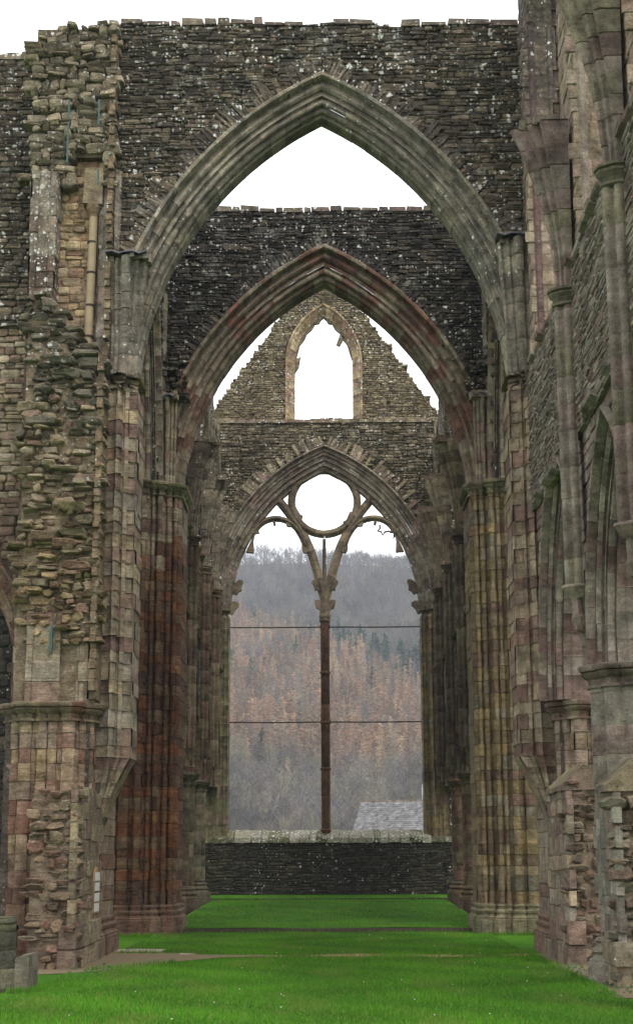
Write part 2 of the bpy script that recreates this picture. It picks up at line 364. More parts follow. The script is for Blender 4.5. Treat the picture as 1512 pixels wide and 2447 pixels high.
def voussoirs(mb, fr, uc, c, zc, Rr, pf, t0=.2, ln=(.35, .8), wd=(.08, .16), prot=(.0, .07), sides=(-1, 1), keep=.93):
    for s in sides:
        pe = math.acos(c/Rr); ph = pe*t0
        grp = 0; L = .5
        while ph < pe - .004:
            w = rng.uniform(*wd)/Rr
            if grp <= 0: grp = rng.integers(3, 7); L = rng.uniform(*ln)
            grp -= 1; l = L*rng.uniform(.9, 1.05)
            if rng.random() < keep:
                p = rng.uniform(*prot); a0, a1 = ph + .0002, min(ph + w - .0006, pe - .001)
                dd = rng.uniform(-.03, .03)
                rr = np.array([Rr, Rr, Rr+l, Rr+l]); aa = np.array([a0, a1, a1 + dd*.3, a0 + dd*.3]) + rng.uniform(-.0012, .0012, 4)
                U = uc + s*(rr*np.cos(aa) - c); Z = zc + rr*np.sin(aa); cu, cz = U.mean(), Z.mean()
                U2 = U + (cu-U)*.07; Z2 = Z + (cz-Z)*.07
                v = np.concatenate([fr(U, .14, Z), fr(U, -p+.015, Z), fr(U2, -p + rng.uniform(-.012, .012, 4), Z2)])
                f = [(i, (i+1) % 4, 4+(i+1) % 4, 4+i) for i in range(4)] + [(4+i, 4+(i+1) % 4, 8+(i+1) % 4, 8+i) for i in range(4)] + [(8, 9, 10, 11)]
                mb.add(v, f, pf(v[0]))
            ph += w
def ragged_top(mb, fr, u0, u1, zt, pf, d0=-.06, d1=.6, h=(.12, .26), w=(.25, .75), keep=.965):
    u = u0
    while u < u1:
        ww = rng.uniform(*w); hh = rng.uniform(*h)
        if rng.random() < keep:
            z = zt(u+ww/2) - .03
            v = np.array([[u+.01, d0, z], [u+ww-.01, d0, z], [u+ww-.01, d1, z], [u+.01, d1, z], [u+.02, d0+.02, z+hh], [u+ww-.03, d0+.02, z+hh*rng.uniform(.75, 1.1)], [u+ww-.02, d1, z+hh], [u+.02, d1, z+hh]])
            v[:, 0] += rng.uniform(-.02, .02, 8)
            mb.add(fr(v[:, 0], v[:, 1], v[:, 2]), BOXF, pf((0, 0, z)))
        u += ww
def capital(mb, mapf, prof, z, pf, closed=False, s=1.0, sgn=1, h=.42):
    z0_ = z; z = z - .42 + h - h*1.0 + .42; h = .42
    mould(mb, mapf, prof, [(z-h, 0), (z-h, .05*s), (z-h+.05, .055*s), (z-h+.06, .01), (z-h+.16, .03*s), (z-h+.22, .12*s), (z-h+.27, .15*s), (z-h+.29, .09*s), (z-h+.31, .15*s), (z-h+.37, .18*s), (z-h+.40, .18*s), (z, .15*s), (z, -.05)], pf, closed=closed, sgn=sgn, chunk=4)
def base_m(mb, mapf, prof, pf, z0=0, hp=.45, closed=False, s=1.0, sgn=1):
    mould(mb, mapf, prof, [(z0-.3, .30*s), (z0+hp, .28*s), (z0+hp+.02, .25*s), (z0+hp+.06, .26*s), (z0+hp+.09, .17*s), (z0+hp+.15, .13*s), (z0+hp+.19, .18*s), (z0+hp+.25, .18*s), (z0+hp+.29, .08*s), (z0+hp+.34, .07*s), (z0+hp+.38, .11*s), (z0+hp+.43, .08*s), (z0+hp+.45, -.02)], pf, closed=closed, sgn=sgn, chunk=3)

# ================================================================== CROSSING ARCH WALLS
CC, ZC, RR = 4.1076, 13.028, 8.707
def crossing_prof(k=1.0, th=1.6, mid=.8):
    def hollow(a0, d0, a1, d1, dep, n=5):      # cuts back into the stone
        t = np.linspace(0, 1, n)[1:-1]; dx, dy = a1-a0, d1-d0; L = math.hypot(dx, dy); nx, ny = -dy/L, dx/L
        if ny < 0 or (abs(ny) < .01 and nx < 0): nx, ny = -nx, -ny
        return [(a0+dx*q + nx*dep*math.sin(math.pi*q), d0+dy*q + ny*dep*math.sin(math.pi*q)) for q in t]
    def roll(a, d, r, s0, s1, n=6): return arc(a, d, r, s0, s1, n)
    f = [(.86, .0), (.85, -.09), (.81, -.14), (.75, -.13), (.725, -.05), (.715, .06)]
    f += hollow(.715, .06, .63, .08, .05) + roll(.575, .10, .058, 20, -170, 7)[::1]
    f += [(.50, .12)] + hollow(.50, .12, .44, .20, .07) + [(.44, .20), (.42, .18)]
    f += [(.37, .19)] + hollow(.37, .19, .30, .24, .07) + roll(.245, .27, .06, 20, -190, 7)
    f += [(.18, .30)] + hollow(.18, .30, .13, .38, .07) + [(.125, .38), (.10, .36), (.06, .40), (.05, .47)] + hollow(.05, .47, .015, .54, .04) + [(.0, .56)]
    f = [(a*k, d) for a, d in f]
    n0 = len(f); b = [(a, th-d) for a, d in f if d >= .05][::-1]
    return f + b, n0
def arch_wall(name, label, y, ztop, k, pf, mat, pfa, mata, u0, u1, pft, vous_t0):
    T = thing(name, (0, y, 0), label, 'arch wall')
    fr = Frame((0, y, 0), (1, 0, 0), (0, 1, 0))
    ext = RR + .80*k
    us = np.unique(np.concatenate([np.linspace(u0, u1, 60), np.linspace(-5.4, 5.4, 80)]))
    cb = MB(); slab(cb, fr, us, lambda u: max(13.6, arch_z(u, 0, CC, ZC, RR+.78*k)), ztop, .06, 1.54)
    cb.build('wall_core', mat, T)
    mb = MB()
    rubble(mb, fr, u0, u1, 13.6, 23.6, lambda u, z: arch_z(u, 0, CC, ZC, ext+.04) < z < ztop(u) and u0 < u < u1, pf, ch=(.075, .15), wd=(.14, .5), prot=(-.01, .055), big=.08)
    mb.build('rubble_facing', mat, T)
    vb = MB(); voussoirs(vb, fr, 0, CC, ZC, ext+.03, pft, t0=vous_t0, prot=(.0, .06), ln=(.28, .62), wd=(.07, .13), keep=.97); vb.build('relieving_arch', mat, T)
    pr, n0 = crossing_prof(k); ab = MB()
    ring(ab, fr, 0, CC, ZC, RR, pr, pfa, splits=[5, 16, 22, 34, len(pr)-14], sgn=1)
    ab.build('arch_moulding', mata, T, smooth=38)
    tb = MB(); ragged_top(tb, fr, u0, u1, ztop, MID, h=(.10, .22)); tb.build('coping', mat, T)
    return T, fr
westpal = zpal((15.0, MID), (17.0, pal((.17,.145,.12),(.14,.12,.10),(.20,.16,.13),(.16,.115,.10))), (30, DARK))
WT, Wf = arch_wall('arch_wall', 'tall rubble wall above the nearer and larger pointed crossing arch, grey brown with white lichen', 35.4,
    lambda u: 23.02 - .012*u + .03*math.sin(u*2.1), 1.0, westpal, M_west, AGR, M_arch, -5.15, 5.12, DARK, .22)
ET, Ef = arch_wall('arch_wall', 'blackened wall above the second pointed crossing arch, seen through the nearer one', 47.0,
    lambda u: 23.05 + .03*math.sin(u*1.7), 1.22, BLACK, M_east, pal((.24,.20,.165),(.19,.12,.10),(.17,.10,.085),(.21,.18,.145),(.26,.23,.19),(.20,.165,.13)), M_arch2, -6.6, 6.6, BLACK, .12)
# ------------------------------------------------------------------ crossing piers
def plan(side, X0=0, Y0=0):
    def mapf(z, a, b): return np.stack([side*(X0 + a), Y0 + b, np.broadcast_to(z, a.shape)], 1)
    return mapf
def springer(parent, Oc, A, B, prof_w, z0, z1, pf, mat, ka, kb, bshift=0.0, lead=True, name='vault_springer', rag=True, depth=.32):
    """tas-de-charge: grows out of the wall; A outward, B along the wall"""
    A = np.array(A, float); B = np.array(B, float); Oc = np.array(Oc, float); w = prof_w
    hf = [(0, .5), (.42, .5), (.52, .44), (.44, .36), (.50, .30), (.66, .31), (.72, .24), (.64, .17), (.74, .13), (.90, .12), (.98, .06)]
    pts = [(depth*a, -w*b) for a, b in hf] + [(depth*1.0, 0)] + [(depth*a, w*b) for a, b in hf[::-1]]
    def mapf(t, a, b):
        s = (t-z0)/(z1-z0); g = 1 + ka*s**2.0; h = 1 + kb*s**1.3
        return Oc + (a*g)[:, None]*A + (b*h + bshift*s)[:, None]*B + np.array([0, 0, 1.0])*t
    mb = MB(); sweep(mb, mapf, pts, bks(z0, z1, .32, .5), pf, splits=[8, 14], jit=.008, sgn=1)
    v = mapf(z1-.02, np.array(pts)[:, 0], np.array(pts)[:, 1]); mb.add(v, [tuple(range(len(v)))], pf(v[0]))
    o = mb.build(name, mat, parent, smooth=38)
    if rag:
        fr = Frame(Oc, B, -A); rb = MB(); D = depth*(1+ka)
        for k in range(14):
            a = rng.uniform(.05, D*.85); b = rng.uniform(-w*(1+kb)/2, w*(1+kb)/2*.85) + bshift; c = rng.uniform(.08, .22); hh = rng.uniform(.05, .22)
            p = fr([b, b+c, b+c, b]*2, [-a-.1, -a-.1, -a+.15, -a+.15]*2, [z1-.06]*4 + [z1+hh]*4) + rng.uniform(-.02, .02, (8, 3))
            rb.add(p, BOXF, pf(p[0]))
        rb.build('broken_top', mat, parent)
    if lead:
        lb = MB(); D = depth*(1+ka)+.04; ww = w*(1+kb)/2+.03; n = 7
        us = np.linspace(-ww, ww, n) + bshift; zz = z1 + .05 + .035*np.sin(np.arange(n)*2.2)
        fr = Frame(Oc, B, -A)
        v = np.concatenate([fr(us, -D, zz-.02), fr(us, -D*.98, zz+.015), fr(us, .0, zz+.10), fr(us, 0, zz+.05), fr(us, -D, zz-.02)])
        lb.add(v, [(a*n+b, a*n+b+1, (a+1)*n+b+1, (a+1)*n+b) for a in range(4) for b in range(n-1)], (.05, .055, .06)); lb.build('lead_capping', M_lead, parent)
    return o
def west_pier(side, label, pf, mat, pfr):
    T = thing('crossing_pier', (side*6.1, 36.2, 0), label, 'pier')
    # respond of the big arch, carried on a corbel
    pr, sp = rolls([(5.42, 35.25), (4.93, 35.12), (4.86, 35.35), (4.78, 35.46), (4.53, 35.56), (4.50, 35.75), (4.50, 36.65), (4.53, 36.85), (4.9, 37.25), (5.4, 37.35)],
                   [[(.15, 0), (.85, .09)], [(1, -.05)], [(1, .07)], [(.3, 0), (.7, .04)], [(1, 0)], [(1, 0)], [(1, 0)], [(1, .03)], [(1, .05)]])
    def mapf(z, a, b):
        k = np.clip((4.45 - z)/1.75, 0, 1); k = k**.85
        return np.stack([side*(a + (5.3 - a)*k*.96), b + (36.1-b)*k*.35, np.broadcast_to(z, a.shape)], 1)
    mb = MB(); br = bks(2.75, 4.2, .3, .42) + bks(4.45, 13.25, .26, .42)
    sweep(mb, mapf, pr, br, pf, splits=sp, jit=.02, sgn=1, inset=.03)
    mb.build('arch_respond', mat, T, smooth=40)
    kb_ = MB(); mould(kb_, mapf, pr, [(4.18, .0), (4.22, .05), (4.30, .07), (4.38, .05), (4.45, 0)], pf, chunk=4); kb_.build('corbel_moulding', mat, T, smooth=40)
    cb = MB(); capital(cb, mapf, pr, 13.62, pf, s=1.45, h=.5); cb.build('capital', mat, T, smooth=40)
    # above the capital: plain shaft block up to the arch, both faces
    # pier body
    body, sp2 = rolls([(5.22, 38.6), (5.22, 34.95), (5.5, 34.62), (5.55, 34.42), (6.85, 34.42), (6.9, 34.62), (7.25, 34.95), (7.3, 37.4)],
                      [[(.5, 0), (.12, .04), (.38, 0)], [(1, .05)], [(1, 0)], [(.27, .11), (.06, -.05), (.2, .06), (.2, .06), (.06, -.05), (.27, .11)], [(1, 0)], [(1, .05)], [(1, 0), (1, 0)]])
    mp = plan(side)
    b2 = MB(); sweep(b2, mp, body, bks(.85, 5.25, .3, .44), pfr, splits=sp2, jit=.02, sgn=1, inset=.028)
    b2.build('shaft_cluster', mat, T, smooth=40)
    b3 = MB(); capital(b3, mp, body[3:], 5.62, pfr, s=1.1); b3.build('arcade_capital', mat, T, smooth=40)
    b4 = MB(); base_m(b4, mp, body, REDB, hp=.42, s=.6); b4.build('pier_base', mat, T, smooth=40)
    # core above
    c = MB(); fr = Frame((0, 0, 0), (side, 0, 0), (0, 1, 0))
    c.box((min(side*5.24, side*7.28), 35.5, 5.5), (max(side*5.24, side*7.28), 37.4, 23.0), MORT); c.box((min(side*5.3, side*7.2), 34.7, 0), (max(side*5.3, side*7.2), 38.4, 5.55), MORTD)
    c.build('pier_core', M_rub, T)
    # upper inner angle: shafts that rise beside the arch
    sh, sp3 = rolls([(5.62, 35.5), (5.5, 35.22), (5.14, 35.22), (5.05, 35.34), (4.98, 35.42)], [[(1, 0)], [(.3, .05), (.3, .0), (.4, .07)], [(1, 0)], [(1, 0)]])
    b5 = MB(); sweep(b5, mp, sh, bks(13.6, 22.9 if side > 0 else 19.0, .3, .55), ASH, splits=sp3, jit=.01); b5.build('wall_shaft', M_arch if side < 0 else M_blackw, T, smooth=40)
    springer(T, (side*4.86, 35.42, 0), (0, -1, 0), (-side, 0, 0), .70, 13.62, 16.5 if side < 0 else 16.9, AGR, M_arch, 2.3, .35, bshift=.10, depth=.22)
    return T
TAN = pal((.23,.185,.145),(.26,.21,.15),(.20,.155,.125),(.18,.125,.105),(.24,.20,.165),(.16,.10,.08),(.21,.17,.14))
WPL = west_pier(-1, 'near left crossing pier of banded ashlar with its arch shafts ending on a corbel', zpal((9, ASH), (20, ASH)), M_ash, zpal((1.2, REDB), (2.4, TAN), (5, TAN), (6, MID)))
WPR = west_pier(1, 'near right crossing pier banded in purple and cream stone beside the nave wall', PURP, M_ash, PURP)
def east_pier(side, label, pf, mat):
    T = thing('crossing_pier', (side*6.1, 47.6, 0), label, 'pier')
    body, sp = rolls([(4.52, 48.9), (4.52, 47.0), (4.62, 46.72), (4.98, 46.62), (5.05, 46.40), (5.42, 46.32), (5.5, 46.15), (6.6, 46.15), (6.7, 46.5), (7.6, 46.6)],
                     [[(.6, 0), (.4, .0)], [(1, .06)], [(.42, .10), (.1, -.05), (.48, .10)], [(1, -.05)], [(.5, .12), (.12, -.05), (.38, .08)], [(1, -.04)], [(.22, .10), (.1, -.07), (.34, .14), (.1, -.07), (.24, .10)], [(1, -.04)], [(.3, .05), (.7, 0)]])
    mp = plan(side); mb = MB(); sweep(mb, mp, body, bks(.85, 13.3, .26, .46), pf, splits=sp, jit=.016, inset=.026)
    mb.build('shaft_cluster', mat, T, smooth=40)
    cb = MB(); capital(cb, mp, body, 13.68, GRN, s=1.0); cb.build('capital', M_ash, T, smooth=40)
    bb = MB(); base_m(bb, mp, body, REDB if side < 0 else GRN, hp=.42, s=.62); bb.build('pier_base', mat if side < 0 else M_ash, T, smooth=40)
    c = MB(); c.box((min(side*4.56, side*7.5), 46.9, 0), (max(side*4.56, side*7.5), 48.9, 13.5), MORTD); c.box((min(side*5.3, side*7.5), 47.1, 13.4), (max(side*5.3, side*7.5), 48.5, 23.1), MORTD); c.build('pier_core', mat, T)
    sh, sp3 = rolls([(5.98, 46.9), (5.9, 46.62), (5.3, 46.62), (5.22, 46.8), (5.1, 46.95)], [[(1, 0)], [(.3, .06), (.1, 0), (.3, .06), (.3, .05)], [(1, 0)], [(1, 0)]])
    b5 = MB(); sweep(b5, mp, sh, bks(13.6, 20.2, .3, .55), pal((.17,.16,.13),(.14,.13,.11)), splits=sp3, jit=.01); b5.build('wall_shaft', M_grey, T, smooth=40)
    springer(T, (side*5.0, 46.95, 0), (0, -1, 0), (-side, 0, 0), .5, 13.65, 16.5, ASH, M_arch2, .7, .15)
    rb = MB(); rubble(rb, Frame((side*4.95 - .3, 46.98, 0), (1, 0, 0), (0, 1, 0)), 0, .6, 16.5, 18.2, lambda u, z: True, DARK, ch=(.1, .2), wd=(.2, .4), prot=(.0, .28)); rb.build('broken_toothing', M_east, T)
    return T
EPL = east_pier(-1, 'far left crossing pier of dark red weathered sandstone shafts', zpal((.9, REDB), (9.6, RED), (11.2, RED), (12, PURP), (20, ASH)), M_red)
EPR = east_pier(1, 'far right crossing pier of yellowish brown coursed ashlar with a pale lichened base', OCH, M_och)
# side arches of the crossing (to the transepts)
for side in (-1, 1):
    T = thing('arch_wall', (side*6, 41.9, 0), 'wall over the %s transept arch, seen edge on inside the crossing' % ('left' if side < 0 else 'right'), 'arch wall')
    fr = Frame((side*5.25, 41.9, 0), (0, 1, 0), (side, 0, 0)); k = .8
    cb = MB(); zt = lambda u: 22.9
    slab(cb, fr, np.linspace(-4.4, 4.8, 60), lambda u: max(13.6, arch_z(u, 0, 5.36, 13.1, 9.46+.4)), zt, .06, 1.5); cb.build('wall_core', M_east, T)
    mb = MB(); rubble(mb, fr, -4.4, 4.8, 13.6, 22.9, lambda u, z: arch_z(u, 0, 5.36, 13.1, 9.46+.7) < z, BLACK, ch=(.12, .22), wd=(.3, .7)); mb.build('rubble_facing', M_east, T)
    pr, n0 = crossing_prof(.8); ab = MB(); ring(ab, fr, 0, 5.36, 13.1, 9.46, pr, ASH, splits=[5, 16, 22, 34]); ab.build('arch_moulding', M_arch2, T, smooth=38)
# ================================================================== LONG WALLS WITH ARCADES
def arcade_pier(side, y, zf, label, pf, mat, xw=5.0, r=.78, hcap=5.62, group=None):
    T = thing('arcade_pier', (side*(xw+.75), y, zf), label, 'pier', group)
    cx = xw + .72; pts = []; sp = []
    for q in range(8):
        a0 = q*45 - 22.5
        rr = r if q % 2 == 0 else r*.9
        big = .27 if q % 2 == 0 else .2
        ccx, ccy = (r-big)*math.cos(R(a0+22.5))*1.0, (r-big)*math.sin(R(a0+22.5))
        if q % 2: ccx *= .97; ccy *= .97
        pts += [(cx + ccx + big*math.cos(R(a)), ccy + big*math.sin(R(a))) for a in np.linspace(a0+22.5-72, a0+22.5+72, 7)]
        sp.append(len(pts)-1)
    mp = plan(side, 0, y); mb = MB()
    sweep(mb, mp, pts, bks(zf+.85, hcap-.4, .4, .62), pf, closed=True, splits=sp[:-1:2], jit=.006, sgn=1); mb.build('shaft_cluster', mat, T, smooth=40)
    cb = MB(); capital(cb, mp, pts, hcap, pf, closed=True, s=1.15); cb.build('capital', mat, T, smooth=40)
    bb = MB(); base_m(bb, mp, pts, pf, z0=zf, hp=.34, closed=True, s=.85); bb.build('pier_base', mat, T, smooth=40)
    return T
def long_wall(name, label, side, ys, mat, pfr, pfa, ztop, xw=5.0, zb=(5.62, 10.2, 13.7), vault=None, shaft_z0=7.1, mat_up=None, windows=True, zspr=13.3, zt2=None, pfs=None, up_pal=None, wtop=20.6, ch=(.12, .2)):
    """ys: list of pier centres along Y (increasing); wall faces side"""
    pfs = pfs or pfa
    T = thing(name, (side*xw, (ys[0]+ys[-1])/2, 0), label, 'wall')
    fr = Frame((side*xw, 0, 0), (0, 1, 0), (side, 0, 0)); th = 1.35
    mid = [(a+b)/2 for a, b in zip(ys, ys[1:])]
    def low(u):
        for a, b in zip(ys, ys[1:]):
            if a <= u <= b:
                m = (a+b)/2; hs = (b-a)/2 - .72; c = 1.15*hs; return max(zb[0], arch_z(u, m, c, zb[0], hs + c + .42))
        return zb[0]
    us = np.linspace(ys[0], ys[-1], 40*len(mid)+1)
    cb = MB(); slab(cb, fr, us, low, lambda u: zb[2]-.15, .03, th, (.13, .12, .10)); cb.build('wall_core', mat, T)
    cb = MB(); slab(cb, fr, [ys[0], ys[-1]], lambda u: zb[1], lambda u: zb[2]-.2, -.10, .1, (.17, .15, .125)); cb.build('band_core', mat, T)
    frb = Frame((side*(xw-.12), 0, 0), (0, 1, 0), (side, 0, 0))
    sb = MB(); rubble(sb, fr, ys[0], ys[-1], zb[0], zb[1], lambda u, z: low(u)+.16 < z, pfa, ch=(.2, .34), wd=(.4, .8), prot=(-.01, .012), rough=False, tight=True, jit=.006); sb.build('spandrel', mat, T)
    rb = MB(); rubble(rb, frb, ys[0], ys[-1], zb[1], zb[2]-.2, lambda u, z: True, pfr, ch=(.05, .12), wd=(.3, .9), prot=(-.015, .014), jit=.012, tilt=.015, gap=.02); rb.build('rubble_band', mat, T)
    for a, b in zip(ys, ys[1:]):
        m = (a+b)/2; hs = (b-a)/2 - .72; c = 1.15*hs
        pr = crossing_prof(.60, 1.3)[0]
        ab = MB(); ring(ab, fr, m, c, zb[0], hs+c, pr, pfa, splits=[5, 16, 22, 34], step=(.35, .55)); ab.build('arcade_arch', mat, T, smooth=38)
    # strings, broken in places
    for zz, kk in ((zb[1], .22), (zb[2]-.2, .22)):
        st = MB(); u = ys[0]
        while u < ys[-1]:
            w = rng.uniform(.4, .9); p = kk*rng.uniform(.5, 1.3)
            if rng.random() < .9:
                us_ = np.array([u+.005, min(u+w-.01, ys[-1])]); q = rng.uniform(-.02, .02)
                v = np.concatenate([fr(us_, .05, zz-.12), fr(us_, -p*.2, zz-.12), fr(us_, -p*.9, zz-.03+q), fr(us_, -p, zz+.03), fr(us_, .05, zz+.10)])
                st.add(v, [(2*i, 2*i+1, 2*i+3, 2*i+2) for i in range(4)] + [(0, 2, 4, 6, 8), (1, 3, 5, 7, 9)], pfr((0, 0, 0)))
            u += w
        st.build('string_course', mat, T)
    # clerestory
    mu = mat_up or mat; upal = up_pal or pfa
    zt = zt2 or (lambda u: ztop)
    wins = []
    for a, b in zip(ys, ys[1:]):
        m = (a+b)/2 + .0; hs = (b-a)/2 - 1.05; wins.append((m, hs))
    def wz(u):
        for m, hs in wins:
            if abs(u-m) < hs: c = hs*1.3; return max(wtop-2.2, arch_z(u, m, c, wtop-2.8, hs+c))
        return zb[2]-.2
    us = np.unique(np.concatenate([np.linspace(ys[0], ys[-1], 40*len(mid)+1)] + [np.array([m-hs-.001, m-hs+.001, m+hs-.001, m+hs+.001]) for m, hs in wins]))
    cb = MB(); slab(cb, fr, us, wz, zt, .02, 1.1, (.22, .19, .15)); cb.build('clerestory_core', mu, T); 
    ub = MB(); rubble(ub, fr, ys[0], ys[-1], zb[2]-.15, 24.5, lambda u, z: wz(u)+.03 < z < zt(u), upal, ch=(.22, .38), wd=(.35, .7), prot=(-.01, .01), rough=False, tight=True)
    for m, hs in wins:          # jamb facing: ashlar on the far (east) reveal and near one
        for e, dirn in ((m+hs, -1), (m-hs, 1)):
            fj = Frame((side*xw, e, 0), (side, 0, 0), (0, -dirn, 0))
            rubble(ub, fj, .0, 1.08, zb[2]-.1, wtop-2.2, lambda u, z: z < zt(e) and u < 1.0, upal, ch=(.26, .42), wd=(.3, .55), prot=(-.0, .006), depth=.05, rough=False, gap=.006, jit=.004)
    ub.build('clerestory_facing', mu, T)
    # sloping sill
    sl = MB()
    for m, hs in wins:
        v = fr([m-hs, m+hs, m+hs, m-hs, m-hs, m+hs], [.02, .02, 1.1, 1.1, .02, .02], [zb[2]-.17, zb[2]-.17, zb[2]+.5, zb[2]+.5, zb[2]-.4, zb[2]-.4]); sl.add(v, [(0, 1, 2, 3), (4, 5, 1, 0)], pfr((0, 0, 0)))
    sl.build('window_sill', mu, T)
    # window jamb rolls
    jb = MB()
    for m, hs in wins:
        for e in (m-hs, m+hs):
            sgn = 1 if e > m else -1
            jb.tube([fr(e+.02*sgn, .1, zb[2]-.1), fr(e+.02*sgn, .1, wtop-2.2)], .09, pfa((0,0,0)), 7); jb.tube([fr(e-.0*sgn, .55, zb[2]+.1), fr(e, .55, wtop-2.2)], .07, pfa((0,0,0)), 7)
    jb.build('window_jamb_roll', mu, T, smooth=40)
    for y in ys[(0 if vault is None else vault[0]):(len(ys) if vault is None else vault[1])]:
        sh = MB()
        pr = [(.0, -.23)] + arc(.07, -.13, .085, -140, 35, 6) + arc(.235, 0, .085, -125, 125, 8) + arc(.07, .13, .085, -35, 140, 6) + [(.0, .23)]
        def mapf(z, a, b, y=y): return frb(y + b, -a, np.broadcast_to(z, a.shape))
        sweep(sh, mapf, pr, bks(shaft_z0, zspr-.3, .5, .85), pfs, jit=.004, inset=.008)
        s_ = sh.build('vault_shaft', mat, T, smooth=40)
        cp = MB(); pr = [(.0, -.23), (.11, -.22), (.20, -.15), (.29, -.08), (.32, 0), (.29, .08), (.20, .15), (.11, .22), (.0, .23)]
        mould(cp, mapf, pr, [(zspr-.35, -.03), (zspr-.33, .03), (zspr-.29, .03), (zspr-.28, -.02), (zspr-.18, .03), (zspr-.13, .10), (zspr-.09, .11), (zspr-.08, .06), (zspr-.05, .13), (zspr, .13), (zspr, -.08)], pfs); cp.build('shaft_capital', mat, T, smooth=40)
        if shaft_z0 > 6:
            co = MB(); mould(co, mapf, pr, [(shaft_z0+.06, -.05), (shaft_z0+.05, .06), (shaft_z0, .08), (shaft_z0-.06, .03), (shaft_z0-.12, .0), (shaft_z0-.2, -.08)], pfs)
            co.tube([frb(y, -.12, shaft_z0-.1), frb(y, -.10, shaft_z0-.5), frb(y, -.09, shaft_z0-.55), frb(y, -.05, shaft_z0-.75), frb(y, .02, shaft_z0-.85)], [.10, .10, .15, .12, .03], pfs((0,0,0)), 8)
            co.build('shaft_corbel', mat, T, smooth=40)
        springer(T, fr(y, -.08, 0.0), (-side, 0, 0), (0, 1, 0), .46, zspr, zspr+3.45, pfs if ys[0] < 40 else MID, M_arch if side < 0 else M_grey, 2.6, 1.1, lead=False)
    return T
SW = long_wall('nave_wall', 'tall right hand nave wall with arcade arches, grey rubble band and slender vault shafts', 1, [17.4, 22.9, 28.35, 34.9],
    M_grey, pal((.21,.195,.18),(.18,.165,.15),(.24,.22,.20),(.17,.13,.125),(.22,.19,.165)), pal((.21,.19,.175),(.19,.165,.15),(.23,.205,.185),(.18,.135,.125),(.20,.18,.155),(.16,.115,.11)), 24.5, vault=(0, 3), zspr=13.02, mat_up=M_clere,
    up_pal=pal((.27,.23,.185),(.25,.205,.17),(.28,.24,.18),(.24,.195,.17),(.26,.23,.19)), pfs=pal((.19,.17,.15),(.17,.16,.125),(.21,.19,.165),(.16,.13,.12)), wtop=24.2)
arcade_pier(1, 28.35, 0, 'clustered nave pier at the right edge with lead topped capital', pal((.20,.19,.165),(.175,.165,.14),(.19,.16,.145)), M_grey)
arcade_pier(1, 22.9, 0, 'nearest clustered nave pier, just beyond the right edge', GREY, M_grey)
pys = [48.4, 53.4, 58.9, 64.3, 69.9]
rt = [rng.uniform(-1, 1) for _ in range(40)]
def pres_top(u): return 21.6 + .9*rt[int(u*1.3) % 40] + .5*rt[int(u*3.1) % 40]
for side, mt, pa, pr_ in ((-1, M_ash, pal((.115,.085,.07),(.14,.12,.09),(.10,.075,.062),(.155,.13,.10)), OCH), (1, M_och, pal((.105,.085,.072),(.125,.105,.085),(.09,.068,.06),(.13,.12,.09)), GREY)):
    long_wall('presbytery_wall', ('left' if side < 0 else 'right') + ' hand wall of the presbytery beyond the crossing, arcade shafts and broken springers in steep perspective', side, pys, mt, pr_, pa, 22, xw=5.0,
        zb=(5.35, 10.6, 13.9), vault=(1, 4), shaft_z0=5.9, zspr=13.4, zt2=pres_top, mat_up=M_far, up_pal=DARK, wtop=21)
    for i, y in enumerate(pys[1:4]):
        arcade_pier(side, y, .15 + .35*(y-48)/18, '%s pier counted from the crossing in the %s presbytery arcade' % (('first', 'second', 'third')[i], ('left', 'right')[side > 0]), pal((.12,.11,.08),(.10,.09,.068),(.13,.11,.085),(.11,.08,.065)) if side < 0 else pal((.14,.115,.08),(.12,.10,.072),(.13,.09,.07)), mt if side < 0 else M_och, hcap=5.35, r=.66)  # pier palettes darkened: shade of the deep space between the walls, put into the colour
# ================================================================== EAST WALL
EX = -.13; T = EE = thing('east_wall', (EX, 70, 0), 'far end wall with great traceried window and ruined gable, grey brown rubble', 'wall')
fr = Frame((0, 70, 0), (1, 0, 0), (0, 1, 0)); C2, R2, Z2 = 3.05, 7.42, 13.4
us = np.unique(np.concatenate([np.linspace(-7, 7, 90), [EX-4.42, EX+4.42]]))
cb = MB(); slab(cb, fr, us, lambda u: max(13.4, arch_z(u, EX, C2, Z2, R2+1.02)) , lambda u: 22.55, .06, 1.5)
slab(cb, fr, np.linspace(-7, EX-5.5, 8), lambda u: 0, lambda u: 13.41, .06, 1.5); slab(cb, fr, np.linspace(EX+5.5, 7, 8), lambda u: 0, lambda u: 13.41, .06, 1.5)
cb.build('wall_core', M_far, T)
mb = MB(); rubble(mb, fr, -6.5, 6.5, 13.4, 22.55, lambda u, z: arch_z(u, EX, C2, Z2, R2+1.15) < z, zpal((30, pal((.15,.13,.10),(.12,.105,.08),(.19,.165,.125),(.10,.088,.068),(.23,.20,.155)))), ch=(.1, .19), wd=(.18, .5), prot=(-.01, .06)); mb.build('rubble_facing', M_far, T)
vb = MB(); voussoirs(vb, fr, EX, C2, Z2, R2+1.12, MID, t0=.25, ln=(.35, .7), wd=(.13, .22), prot=(.02, .12), keep=.75); vb.build('relieving_arch', M_far, T)
pr = [(1.12, .0), (1.10, -.12), (1.02, -.14), (.98, -.02), (.93, .05), (.82, .04), (.78, .12), (.68, .10), (.62, .2), (.55, .22), (.46, .2), (.42, .3), (.34, .33), (.24, .31), (.20, .42), (.12, .46), (.04, .45), (.0, .5), (0, .75), (.1, .9), (.3, 1.1), (.5, 1.45)]
ab = MB(); ring(ab, fr, EX, C2, Z2, R2, pr, MID, splits=[4, 8, 12, 16], step=(.4, .6)); ab.build('window_arch', M_arch, T, smooth=38)
